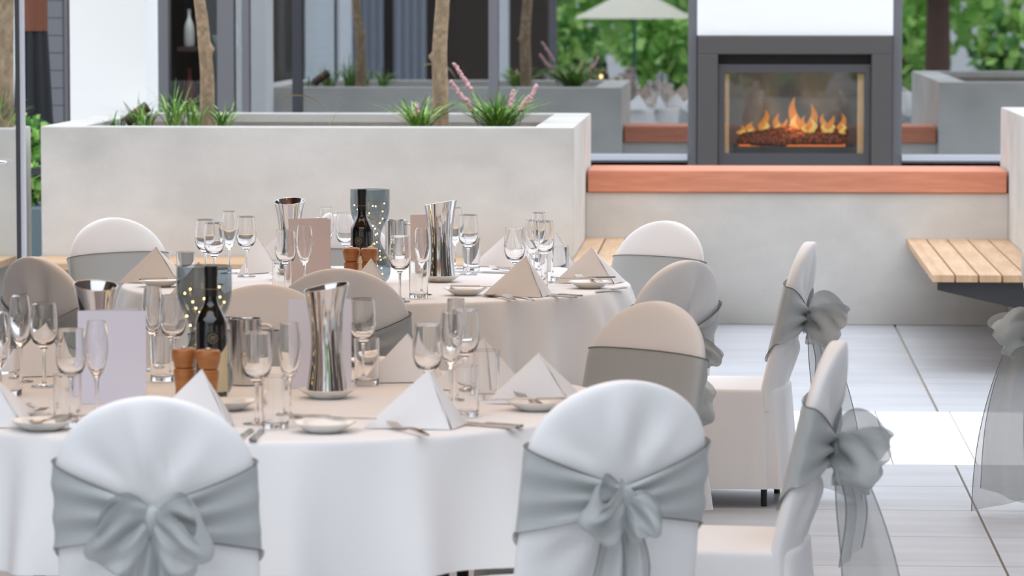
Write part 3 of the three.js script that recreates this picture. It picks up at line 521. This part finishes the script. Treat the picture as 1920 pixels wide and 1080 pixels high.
put(A, 62, 481, 138, 'brownish shaded covered chair with gathered folds behind the champagne flutes', G2);
{
  const D = makeChair({ label: 'chair beyond the aisle with a pale bow and a wide sheer sash tail', group: G3, thin: true, loops: [[-1, 0.10, 0.15, 0.3, 0.4], [1, 0.10, 0.14, 0.3, 2.1]], tails: [[-1, 0.60, 0.20, 0.03, 1, 1.3], [1, 0.58, 0.16, 0.03, 2, 1.2]] });
  D.position.set(1.335, 0, -13.25); D.rotation.y = Math.PI / 2;
  for (let i = 1; i < 8; i++) { const a = Math.PI + i * Math.PI / 4; copyOf(A, [T3.x + 1.3 * Math.cos(a), 0, T3.z + 1.3 * Math.sin(a)], Math.PI / 2 - a + Math.PI, 'white covered chair at the table beyond the aisle, mirrored in the window', G3); }
}

// ---------- tableware ----------
const gl = { stem: 0 };
function splitLathe(profile, cuts, names) { return names.map((n, i) => [n, lathe(profile.slice(cuts[i], cuts[i + 1] + 1), 40)]); }
// each profile runs from the inside of the bowl over the rim, down the outside, the stem and the foot, so that bowl, stem and foot meet edge to edge
function glassThing(name, kind) {
  let outer, inner;
  if (kind === 'wine') { outer = [[0.0315, 0.222], [0.0345, 0.195], [0.037, 0.165], [0.0355, 0.14], [0.028, 0.118], [0.014, 0.106], [0.006, 0.098]]; inner = [[0, 0.113], [0.012, 0.1155], [0.025, 0.1235], [0.0335, 0.143], [0.0352, 0.166], [0.0330, 0.195], [0.0303, 0.222]]; }
  else { outer = [[0.0225, 0.232], [0.0265, 0.205], [0.0285, 0.175], [0.0265, 0.145], [0.019, 0.115], [0.009, 0.097], [0.0052, 0.088]]; inner = [[0, 0.107], [0.007, 0.110], [0.0165, 0.121], [0.0245, 0.148], [0.0268, 0.176], [0.0250, 0.205], [0.0213, 0.232]]; }
  const i1 = smoothProfile(inner, 22), o1 = smoothProfile(outer, 22), last = outer[outer.length - 1];
  const stem = smoothProfile([last, [0.0042, last[1] - 0.02], [0.0040, 0.04], [0.0048, 0.018], [0.009, 0.008]], 14), foot = [[0.009, 0.008], [0.02, 0.0045], [0.033, 0.0028], [0.034, 0.0014], [0.033, 0], [0, 0]];
  const t = thing(name, '', 'glass');
  part('bowl', lathe([...i1, [(inner[6][0] + outer[0][0]) / 2, outer[0][1] + 0.0008], ...o1].reverse(), 40), M.glass, t); part('stem', lathe(stem.reverse(), 40), M.glass, t); part('foot', lathe(foot.reverse(), 40), M.glass, t);
  return t;
}
const wineProto = glassThing('wine_glass', 'wine'), fluteProto = glassThing('champagne_flute', 'flute');
const tumblerProto = thing('water_tumbler', '', 'glass');
part('wall', lathe([[0, 0.014], [0.027, 0.014], [0.0295, 0.018], [0.0318, 0.124], [0.0327, 0.1255], [0.0336, 0.124], [0.0322, 0.012]].reverse(), 40), M.glass, tumblerProto); part('base', lathe([[0, 0], [0.030, 0], [0.0316, 0.003], [0.0322, 0.012]], 40), M.glass, tumblerProto);
const used = new Set();
function glassAt(proto, px, py, label, group) { const p = onY(px, py, TH + 0.001); if (!used.has(proto)) { used.add(proto); proto.position.copy(p); proto.userData = { label, category: 'glass', group }; return proto; } return copyOf(proto, p, rr(0, 6), label, group); }
const near = 'glasses on the nearer table', far = 'glasses on the table nearest the planter';
const W = wineProto, F = fluteProto, T = tumblerProto;
for (const [k, px, py, label] of [
  [W, 750, 566, 'empty wine glass beside the pair of knife handles at the edge of the planter table'], [F, 792, 553, 'champagne flute in front of the slanted steel vase on the planter table'], [T, 785, 559, 'straight water tumbler in front of the champagne flute and slanted steel vase'],
  [W, 462, 519, 'wine glass in front of the folded napkins at the back of the planter table'], [F, 430, 513, 'champagne flute next to the wine glass before the folded napkins'], [W, 385, 526, 'wine glass overlapping another one above the dark smoky vase'], [W, 402, 534, 'wine glass behind the overlapping glass above the dark smoky vase'], [T, 349, 538, 'water tumbler beside the beige napkin on the planter table'],
  [W, 536, 552, 'wine glass before the upright steel vase and pink menu card'], [F, 571, 546, 'champagne flute before the pink menu card'], [T, 529, 556, 'water tumbler below the wine glass before the upright steel vase'],
  [F, 612, 504, 'champagne flute rising behind the pink menu card'], [W, 648, 511, 'wine glass between the pink menu card and the smoky vase'],
  [W, 878, 515, 'wine glass standing with a tumbler behind it, beside the slanted steel vase'], [T, 884, 508, 'water tumbler behind the wine glass beside the slanted steel vase'], [F, 853, 504, 'champagne flute half hidden by the slanted steel vase'],
  [W, 965, 547, 'wine glass just behind the peak of the beige napkin'], [F, 998, 534, 'champagne flute beside the wine glass behind the beige napkin'], [W, 1020, 530, 'wine glass in the cluster between the two beige napkins'], [F, 1010, 516, 'champagne flute at the back of the cluster between the two napkins'], [T, 1010, 543, 'water tumbler in the cluster between the two napkins'], [T, 1049, 527, 'water tumbler beside the napkin nearest the white covered chair'],
]) glassAt(k, px, py, label, far);
for (const [k, px, py, label] of [
  [W, 482, 795, 'blurred wine glass beside the wooden mills on the nearer table'], [F, 543, 783, 'blurred champagne flute beside the tall steel vase on the nearer table'], [T, 517, 803, 'blurred water tumbler beside the knives on the nearer table'],
  [W, 802, 776, 'wine glass behind the white napkin on the nearer table'], [F, 845, 757, 'champagne flute behind the white napkin on the nearer table'], [W, 872, 742, 'wine glass at the back of the cluster behind the white napkin'], [F, 855, 725, 'champagne flute farthest back in the cluster behind the white napkin'], [T, 873, 781, 'water tumbler touching the edge of the white napkin'], [T, 912, 748, 'water tumbler before the shaded cloth of the planter table'],
  [W, 680, 715, 'wine glass close behind the tall steel vase on the nearer table'], [T, 688, 722, 'water tumbler close behind the tall steel vase on the nearer table'],
  [W, 134, 788, 'wine glass overlapping the lilac menu card edge'], [F, 182, 779, 'champagne flute in front of the lilac menu card'], [T, 127, 800, 'water tumbler below the wine glass at the lilac menu card edge'], [F, 39, 716, 'champagne flute before the brownish covered chair'], [W, 83, 725, 'wine glass before the brownish covered chair and pink napkin'], [F, 0, 757, 'champagne flute cut by the picture edge'], [T, 18, 742, 'water tumbler near the picture edge beside the flutes'],
  [F, 287, 695, 'champagne flute behind the lilac menu card beside the smoky vase'], [W, 325, 707, 'wine glass half hidden by the smoky vase on the nearer table'], [T, 305, 715, 'water tumbler between the lilac menu card and the wooden mills'],
]) glassAt(k, px, py, label, near);

// smoky hourglass vases with light strings
const vaseProfile = [[0.0, 0.004], [0.05, 0.004], [0.068, 0.018], [0.074, 0.05], [0.068, 0.085], [0.048, 0.125], [0.037, 0.158], [0.045, 0.195], [0.062, 0.228], [0.070, 0.262], [0.071, 0.30], [0.0705, 0.335]];
function smokyVase(px, py, label, lLabel) {
  const p = onY(px, py, TH + 0.001).add(V(0, 0.0005, 0)), v = thing('smoky_vase', label, 'vase', p);
  part('body', lathe(smoothProfile(vaseProfile, 70), 64), M.smoke, v); part('rim', new THREE.TorusGeometry(0.0705, 0.0012, 8, 64).rotateX(Math.PI / 2).translate(0, 0.335, 0), M.smoke, v);
  const s = thing('fairy_light_string', lLabel, 'string lights', p), pts = [];
  for (let i = 0; i < 90; i++) { const y = 0.012 + 0.28 * (i / 89), r = 0.9 * radiusAt(y) * rr(0.55, 1.0); const a = i * 1.15; pts.push([r * Math.cos(a), y + rr(-0.008, 0.008), r * Math.sin(a)]); }
  part('wire', tube(pts, 0.0004, 500, 4), M.copper, s);
  const bead = new THREE.SphereGeometry(0.0027, 8, 6); for (let i = 1; i < 89; i += 2) part('bulb', bead, M.led, s).position.set(...pts[i]);
  const l = new THREE.PointLight(new THREE.Color(1, 0.65, 0.25), 0.02); l.position.set(p.x, p.y + 0.2, p.z); l.castShadow = true; l.name = 'fairy_light'; scene.add(l);
}
function radiusAt(y) { for (let i = 2; i < vaseProfile.length; i++) if (y <= vaseProfile[i][1]) { const a = vaseProfile[i - 1], b = vaseProfile[i]; return mix(a[0], b[0], (y - a[1]) / (b[1] - a[1])); } return 0.07; }
smokyVase(694, 531, 'smoky grey hourglass vase behind the wine bottle on the planter table', 'tiny warm lights coiled inside the smoky vase on the planter table');
smokyVase(384, 744, 'smoky grey hourglass vase behind the wine bottle on the nearer table', 'tiny warm lights coiled inside the smoky vase on the nearer table');

// wine bottles
function emblemTex() {
  const c = document.createElement('canvas'); c.width = c.height = 256; const g = c.getContext('2d');
  g.fillStyle = '#0d0e0d'; g.fillRect(0, 0, 256, 256); g.strokeStyle = '#a8997c'; g.lineWidth = 9; g.beginPath(); g.arc(128, 128, 106, 0, 7); g.stroke(); g.lineWidth = 3; g.beginPath(); g.arc(128, 128, 84, 0, 7); g.stroke();
  g.lineWidth = 12; g.beginPath(); g.moveTo(92, 176); g.lineTo(92, 88); g.lineTo(128, 88); g.lineTo(138, 104); g.lineTo(126, 124); g.lineTo(94, 126); g.moveTo(150, 84); g.lineTo(172, 84); g.lineTo(168, 150); g.lineTo(146, 172); g.lineTo(122, 160); g.stroke();
  const t = new THREE.CanvasTexture(c); t.colorSpace = THREE.SRGBColorSpace; return t;
}
const emblemMat = std({ map: emblemTex(), roughness: 0.4 });
function bottle(px, py, label, turn) {
  const b = thing('wine_bottle', label, 'bottle', onY(px, py, TH + 0.001), turn); b.scale.set(1.04, 1.085, 1.04);
  part('body', lathe(smoothProfile([[0, 0.002], [0.034, 0.001], [0.0385, 0.008], [0.0385, 0.06], [0.0385, 0.12], [0.0385, 0.175], [0.037, 0.195], [0.028, 0.215], [0.0175, 0.235], [0.0150, 0.255], [0.0145, 0.29], [0.0145, 0.315], [0, 0.316]], 90), 48), M.bottle, b);
  const cap = part('capsule', lathe([[0.0152, 0.250], [0.0153, 0.297], [0.0165, 0.299], [0.0165, 0.320], [0.015, 0.322], [0, 0.322]], 32), M.capsule, b);
  part('band', new THREE.TorusGeometry(0.0154, 0.0006, 6, 32).rotateX(Math.PI / 2).translate(0, 0.268, 0), M.goldFoil, cap);
  part('label', surf(40, 6, (u, v) => { const a = mix(-1.5, 1.5, u), y = mix(0.03, 0.105 + 0.022 * Math.sin(a * 0.9 + 0.2) + 0.018 * a, v); return [0.0390 * Math.sin(a), y, 0.0390 * Math.cos(a)]; }), M.label, b);
  part('emblem', surf(10, 10, (u, v) => { const a = mix(-0.36, 0.36, u) - 0.22, y = mix(0.142, 0.169, v); return [0.0389 * Math.sin(a), y, 0.0389 * Math.cos(a)]; }), emblemMat, b);
}
bottle(679, 540, 'dark wine bottle with cream label and round emblem on the planter table', 0);
bottle(397, 757, 'dark wine bottle with cream label and round emblem on the nearer table', 0.45);

// wooden salt and pepper mills
const millProto = thing('wooden_mill', 'turned wooden mill before the bottle on the planter table, on the pink menu side', 'mill', onY(659, 552, TH + 0.001), 0, 'wooden mills on the planter table');
part('base', lathe(smoothProfile([[0, 0.0], [0.029, 0.0], [0.030, 0.012], [0.026, 0.032], [0.0215, 0.058], [0.0245, 0.085], [0.0265, 0.104], [0.023, 0.113], [0, 0.114]], 50), 40), M.mill, millProto);
part('head', lathe(smoothProfile([[0, 0.114], [0.022, 0.1145], [0.0265, 0.126], [0.0305, 0.143], [0.0300, 0.156], [0.024, 0.162], [0, 0.162]], 40), 40), M.mill, millProto);
part('knob', lathe([[0, 0.162], [0.006, 0.162], [0.006, 0.166], [0, 0.167]], 16), M.chrome, millProto);
copyOf(millProto, onY(693, 553, TH + 0.001), 1, 'turned wooden mill before the bottle on the planter table, on the wine glass side', 'wooden mills on the planter table');
copyOf(millProto, onY(346, 776, TH + 0.001), 2, 'turned wooden mill on the nearer table, on the lilac menu card side of its twin', 'wooden mills on the nearer table');
copyOf(millProto, onY(391, 779, TH + 0.001), 3, 'turned wooden mill on the nearer table, directly before the bottle body', 'wooden mills on the nearer table');

// waisted steel vases with slanting rims
function steelVase(px, py, label, turn) {
  const p = onY(px, py, TH + 0.001).add(V(0, 0.0095, 0)), t = thing('steel_vase', label, 'vase', p, turn), H = 0.275;
  const prof = (u, v, off) => { const a = u * 6.2832, w = 0.0440 + (v > 0.5 ? 0.0150 : 0.0105) * Math.pow(2 * v - 1, 2), tw = 0.7 * (v - 0.5), e = 0.93 + 0.07 * Math.cos(v * 5); const x = (w - off) * Math.cos(a), z = (w * e - off) * Math.sin(a), ridge = 1 + 0.03 * Math.sin(3 * a + v * 3); const y = v * (H + 0.010 * Math.cos(a - 0.3)); return [(x * Math.cos(tw) - z * Math.sin(tw)) * ridge, y, (x * Math.sin(tw) + z * Math.cos(tw)) * ridge]; };
  part('body', surf(96, 40, (u, v) => prof(1 - u, v, 0), true), M.chrome, t); part('lining', surf(96, 30, (u, v) => prof(u, mix(0.02, 1, v), 0.0022), true), M.chrome, t);
  const rim = []; for (let i = 0; i < 60; i++) rim.push(V(...prof(i / 60, 1, 0.0011))); part('rim', new THREE.TubeGeometry(new THREE.CatmullRomCurve3(rim, true), 120, 0.0016, 6, true), M.chrome, t);
  part('bottom', new THREE.CylinderGeometry(0.045, 0.045, 0.002, 32).translate(0, 0.001, 0), M.chrome, t);
}
const plateProto = thing('side_plate', 'white saucer under the slanted steel vase on the planter table', 'plate', onY(826, 528, TH + 0.001), 0, 'white plates on the tables');
part('dish', lathe(smoothProfile([[0, 0.004], [0.042, 0.004], [0.05, 0.007], [0.062, 0.0145], [0.074, 0.0215], [0.0766, 0.0228], [0.075, 0.0238], [0.062, 0.0180], [0.05, 0.0105], [0.037, 0.0082], [0, 0.0082]], 60), 56), M.china, plateProto); part('foot_ring', lathe([[0.034, 0.005], [0.034, 0], [0.038, 0], [0.040, 0.005]], 40), M.china, plateProto);
const plates = [[614, 746, 'white saucer under the tall steel vase on the nearer table'], [873, 553, 'white side plate with a knife beside the beige napkin on the planter table'], [1106, 540, 'white side plate with a knife before the napkin nearest the white covered chair'], [300, 537, 'white side plate beside the beige napkin at the chair against the planter'], [608, 810, 'white side plate before the fork at the edge of the nearer table'], [1006, 769, 'white side plate before the pinkish napkin on the nearer table'], [80, 806, 'white side plate under the white napkin next to the front silver bow chair'], [704, 689, 'white side plate behind the wine glass close to the steel vase'], [425, 768, 'white saucer behind the wooden mills on the nearer table'], [181, 742, 'white saucer behind the lilac menu card']];
for (const [px, py, l] of plates) copyOf(plateProto, onY(px, py, TH + 0.001), 0, l);
steelVase(826, 528, 'slanted waisted steel vase on a saucer on the planter table', 0.5);
steelVase(543, 524, 'waisted steel vase behind the pink menu card on the planter table', 2.0);
copyOf(plateProto, onY(543, 524, TH + 0.001), 0, 'white saucer under the steel vase behind the pink menu card');
steelVase(614, 746, 'tall waisted steel vase on a saucer on the nearer table', 1.1);
steelVase(181, 742, 'waisted steel vase behind the lilac menu card on the nearer table', 2.6);

// steel jugs
function jug(px, py, label) {
  const t = thing('steel_jug', label, 'jug', onY(px, py, TH + 0.001), -0.2);
  part('body', lathe([[0, 0], [0.040, 0], [0.0425, 0.004], [0.0425, 0.17], [0.0435, 0.175], [0.0425, 0.176], [0.0410, 0.17], [0.0410, 0.006], [0, 0.006]], 48), M.steel, t);
  part('handle', tube([[0.040, 0.160, 0], [0.070, 0.155, 0], [0.074, 0.12, 0], [0.066, 0.07, 0], [0.040, 0.06, 0]], 0.005, 40, 8), M.steel, t);
  part('spout', surf(10, 8, (u, v) => { const a = mix(-0.5, 0.5, u), r = 0.0425 + 0.016 * v * Math.cos(a * 3.1); return [-r * Math.cos(a), 0.15 + 0.028 * v, r * Math.sin(a)]; }), M.steel, t);
}
jug(743, 499, 'brushed steel jug behind the wine glass on the planter table');
jug(461, 721, 'brushed steel jug behind the wine glass on the nearer table');

// folded menu cards
function menuCard(px, py, w, h, turn, label, open = 0.5, mat = M.card) {
  const t = thing('menu_card', label, 'menu card', onY(px, py, TH + 0.001), turn);
  part('front_panel', box(-w / 2, w / 2, 0, h, 0, 0.0012), mat, t);
  const g = box(0, w, 0, h, -0.0012, 0); g.rotateY(-open).translate(-w / 2, 0, 0); part('back_panel', g, mat, t);
}
menuCard(211, 757, 0.172, 0.235, 0.05, 'large lilac folded menu card behind the champagne flute on the nearer table', -0.6, M.lilacCard);
menuCard(600, 728, 0.165, 0.235, 0.1, 'lilac folded menu card behind the tall steel vase on the nearer table', -0.5, M.lilacCard);
menuCard(581, 534, 0.150, 0.235, 0.0, 'pink folded menu card before the steel vase on the planter table', -0.5);
menuCard(806, 524, 0.140, 0.235, 0.1, 'pink folded menu card behind the slanted steel vase on the planter table', -0.5);

// napkins folded into little tents
function napkinGeo(w, h, k) {
  const L = V(-w * 0.56, 0, 0.0), Fc = V(w * 0.36, 0, 0.035), Bk = V(w * 0.49, 0, -0.10), Ap = V(w * k, h, -0.025);
  const face = (a, b, c, bulge, n = 12) => { const nrm = b.clone().sub(a).cross(c.clone().sub(a)).normalize(); const pos = [], idx = [], id = {}; let q = 0; for (let i = 0; i <= n; i++) for (let j = 0; j <= n - i; j++) { const s = i / n, t = j / n, r = 1 - s - t, p = a.clone().multiplyScalar(r).add(b.clone().multiplyScalar(s)).add(c.clone().multiplyScalar(t)).add(nrm.clone().multiplyScalar(bulge * 27 * r * s * t + bulge * 0.8 * 4 * r * s)); pos.push(p.x, Math.max(0, p.y), p.z); id[i + '_' + j] = q++; } for (let i = 0; i < n; i++) for (let j = 0; j < n - i; j++) { idx.push(id[i + '_' + j], id[(i + 1) + '_' + j], id[i + '_' + (j + 1)]); if (j < n - i - 1) idx.push(id[(i + 1) + '_' + j], id[(i + 1) + '_' + (j + 1)], id[i + '_' + (j + 1)]); } const g = new THREE.BufferGeometry(); g.setAttribute('position', new THREE.Float32BufferAttribute(pos, 3)); g.setAttribute('uv', new THREE.Float32BufferAttribute(new Float32Array(q * 2), 2)); g.setIndex(idx); g.computeVertexNormals(); return g; };
  return { front: face(L, Fc, Ap, 0.006), side: merge([face(Fc, Bk, Ap, -0.006), face(Bk, L, Ap, 0.002)]), layer: face(Fc.clone().add(V(0.006, 0, -0.006)), Bk.clone().add(V(0.012, 0, 0)), Ap.clone().add(V(0.004, -0.006, -0.002)), 0.006), fold: tube([Ap.toArray(), Ap.clone().lerp(Fc, 0.5).add(V(0.003, 0.002, 0.003)).toArray(), Fc.toArray()], 0.0018, 12, 6) };
}
const napKinds = [napkinGeo(0.225, 0.138, 0.13), napkinGeo(0.235, 0.127, 0.02)];
function napkin(px, py, deg, kind, label) {
  const t = thing('folded_napkin', label, 'napkin', onY(px, py, TH + 0.001), deg * Math.PI / 180, 'napkins folded into tents'), k = napKinds[kind];
  part('front_face', k.front, M.napkin, t); part('side_face', k.side, M.napkin, t); part('inner_layer', k.layer, M.napkin, t); part('folded_edge', k.fold, M.napkin, t);
}
napkin(970, 556, 3, 0, 'beige lit folded napkin between the wine glass and the knives on the planter table');
napkin(1106, 531, 0, 1, 'folded napkin behind the side plate nearest the white covered chair');
napkin(290, 530, 6, 1, 'beige folded napkin in front of the white chair against the planter');
napkin(690, 562, 40, 0, 'folded napkin peeking over the covered chair below the wooden mills');
napkin(484, 512, 60, 0, 'folded napkin behind the wine glass at the back of the planter table');
napkin(520, 499, 10, 0, 'folded napkin with a long sloping side at the back of the planter table');
napkin(1046, 506, 60, 0, 'white folded napkin behind the glass cluster on the planter table');
napkin(940, 500, -20, 0, 'folded napkin low behind the beige napkin on the planter table');
napkin(375, 562, 30, 1, 'folded napkin hidden behind the smoky vase of the nearer table');
napkin(780, 803, 3, 0, 'bright white folded napkin beside the fork on the nearer table');
napkin(1006, 757, 2, 1, 'pinkish folded napkin behind the side plate on the nearer table');
napkin(360, 803, 20, 0, 'white folded napkin between the silver bow chair and the wooden mills');
napkin(-22, 800, 4, 1, 'white folded napkin cut by the picture edge');
napkin(880, 733, -25, 0, 'folded napkin behind the water tumbler on the nearer table');
napkin(765, 716, 20, 1, 'pink folded napkin low behind the bright white napkin');
napkin(72, 705, 25, 0, 'pink folded napkin behind the flutes near the picture edge');

// cutlery: each piece lies along +x from its handle end
function flat(shape, depth, bend) { const g = new THREE.ExtrudeGeometry(shape, { depth, bevelEnabled: true, bevelSize: 0.0006, bevelThickness: 0.0005, bevelSegments: 1, curveSegments: 8 }); g.rotateX(-Math.PI / 2); const p = g.attributes.position; for (let i = 0; i < p.count; i++) p.setY(i, p.getY(i) + bend(p.getX(i), p.getZ(i))); g.computeVertexNormals(); return g; }
function handleShape(L, w0, w1) { const s = new THREE.Shape(); s.moveTo(0, -w0); s.quadraticCurveTo(-0.006, 0, 0, w0); s.quadraticCurveTo(L * 0.5, w0 * 0.8, L, w1); s.lineTo(L, -w1); s.quadraticCurveTo(L * 0.5, -w0 * 0.8, 0, -w0); return s; }
const hump = x => 0.004 + 0.006 * Math.sin(Math.PI * clamp(x / 0.13)) ;
const forkBend = x => hump(x) + (x > 0.13 ? 0.010 * sm(0.15, 0.2, x) - 0.004 * sm(0.13, 0.155, x) : 0);
const forkHead = new THREE.Shape([[0.13, -0.003], [0.145, -0.011], [0.16, -0.0125], [0.16, 0.0125], [0.145, 0.011], [0.13, 0.003]].map(q => new THREE.Vector2(...q)));
const tine = y => new THREE.Shape([[0.158, y - 0.0017], [0.198, y - 0.0012], [0.2, y], [0.198, y + 0.0012], [0.158, y + 0.0017]].map(q => new THREE.Vector2(...q)));
const kn = new THREE.Shape([[0.098, -0.005], [0.12, -0.0085], [0.19, -0.0095], [0.215, -0.003], [0.219, 0.005], [0.19, 0.0062], [0.098, 0.0055]].map(q => new THREE.Vector2(...q)));
const spoonBowl = surf(20, 8, (u, v) => { const a = u * 6.2832; return [0.168 + 0.030 * v * Math.cos(a) * (1 - 0.12 * Math.cos(a)), 0.001 + 0.009 * v * v, 0.020 * v * Math.sin(a)]; }, true);
const cut = {
  fork: [['handle', flat(handleShape(0.131, 0.0075, 0.003), 0.0018, hump)], ['head', flat(forkHead, 0.0014, forkBend)], ...[-0.0105, -0.0035, 0.0035, 0.0105].map(y => ['tine', flat(tine(y), 0.0012, forkBend)])],
  knife: [['handle', flat(handleShape(0.1, 0.0085, 0.006), 0.005, () => 0.001)], ['blade', flat(kn, 0.0012, () => 0.002)]],
  spoon: [['handle', flat(handleShape(0.141, 0.0075, 0.003), 0.0018, hump)], ['bowl', spoonBowl]],
};
const steel2 = std({ color: hex('#c4bfba'), roughness: 0.18, metalness: 1, side: THREE.DoubleSide });
function cutlery(kind, a, b, label, lift = 0, tilt = 0) {   // from the handle end a towards the tip b, both pixels on the table
  const p = onY(a[0], a[1], TH + 0.001), q = onY(b[0], b[1], TH + 0.001), t = thing(kind === 'fork' ? 'table_fork' : kind === 'knife' ? 'table_knife' : 'table_spoon', label, kind, [p.x, p.y + lift, p.z], Math.atan2(-(q.z - p.z), q.x - p.x), 'cutlery on the tables');
  t.rotation.order = 'YXZ'; t.rotation.z = tilt;
  for (const [n, g] of cut[kind]) part(n, g, steel2, t);
}
cutlery('knife', [732, 570], [752, 552], 'knife of the handle pair below the wine glass, next to the covered chair');
cutlery('knife', [746, 570], [764, 552], 'knife of the handle pair below the wine glass, farther from the chair');
cutlery('fork', [1000, 566], [898, 551], 'fork lying against the beige napkin, tines towards the side plate');
cutlery('spoon', [962, 563], [868, 549], 'spoon lying beside the fork at the beige napkin');
cutlery('knife', [846, 551], [935, 552], 'butter knife resting across the side plate beside the beige napkin', 0.0245);
cutlery('knife', [1090, 556], [1000, 550], 'knife lying in front of the two beige napkins');
cutlery('knife', [1080, 559], [992, 553], 'second knife lying in front of the two beige napkins', 0.0);
cutlery('knife', [1152, 534], [1062, 536], 'butter knife across the side plate nearest the white covered chair', 0.0245);
cutlery('fork', [1128, 540], [1040, 526], 'fork tilted on the side plate nearest the white covered chair', 0.018, 0.03);
cutlery('knife', [1172, 541], [1128, 547], 'knife at the edge of the planter table beside the side plate');
cutlery('knife', [262, 538], [335, 536], 'butter knife across the side plate beside the beige napkin near the planter', 0.0245);
cutlery('fork', [960, 510], [900, 500], 'fork behind the beige napkin at the far rim of the planter table');
cutlery('knife', [950, 513], [890, 511], 'knife behind the beige napkin at the far rim of the planter table');
cutlery('knife', [448, 826], [478, 800], 'blurred knife beside the water tumbler on the nearer table');
cutlery('knife', [474, 827], [496, 801], 'second blurred knife beside the water tumbler on the nearer table');
cutlery('fork', [800, 820], [668, 789], 'fork in front of the bright white napkin, tines raised', 0, 0.04);
cutlery('knife', [545, 800], [690, 806], 'butter knife across the side plate before the fork', 0.0245);
cutlery('knife', [978, 801], [880, 794], 'knife between the bright white and pinkish napkins');
cutlery('knife', [970, 804], [868, 797], 'second knife between the bright white and pinkish napkins');
cutlery('knife', [1080, 767], [960, 769], 'butter knife across the side plate before the pinkish napkin', 0.0245);
cutlery('fork', [1020, 772], [922, 742], 'fork leaning on the plate before the pinkish napkin', 0.006, 0.08);
cutlery('fork', [770, 712], [706, 697], 'fork behind the tall steel vase on the nearer table', 0, 0.05);
cutlery('fork', [40, 762], [100, 782], 'fork between the white napkin and the menu card near the picture edge', 0, 0.03);
cutlery('knife', [20, 796], [80, 798], 'butter knife across the plate near the picture edge', 0.0245);
cutlery('spoon', [140, 800], [98, 808], 'spoon on the plate beside the silver bow chair', 0.022);

renderer.render(scene, camera);
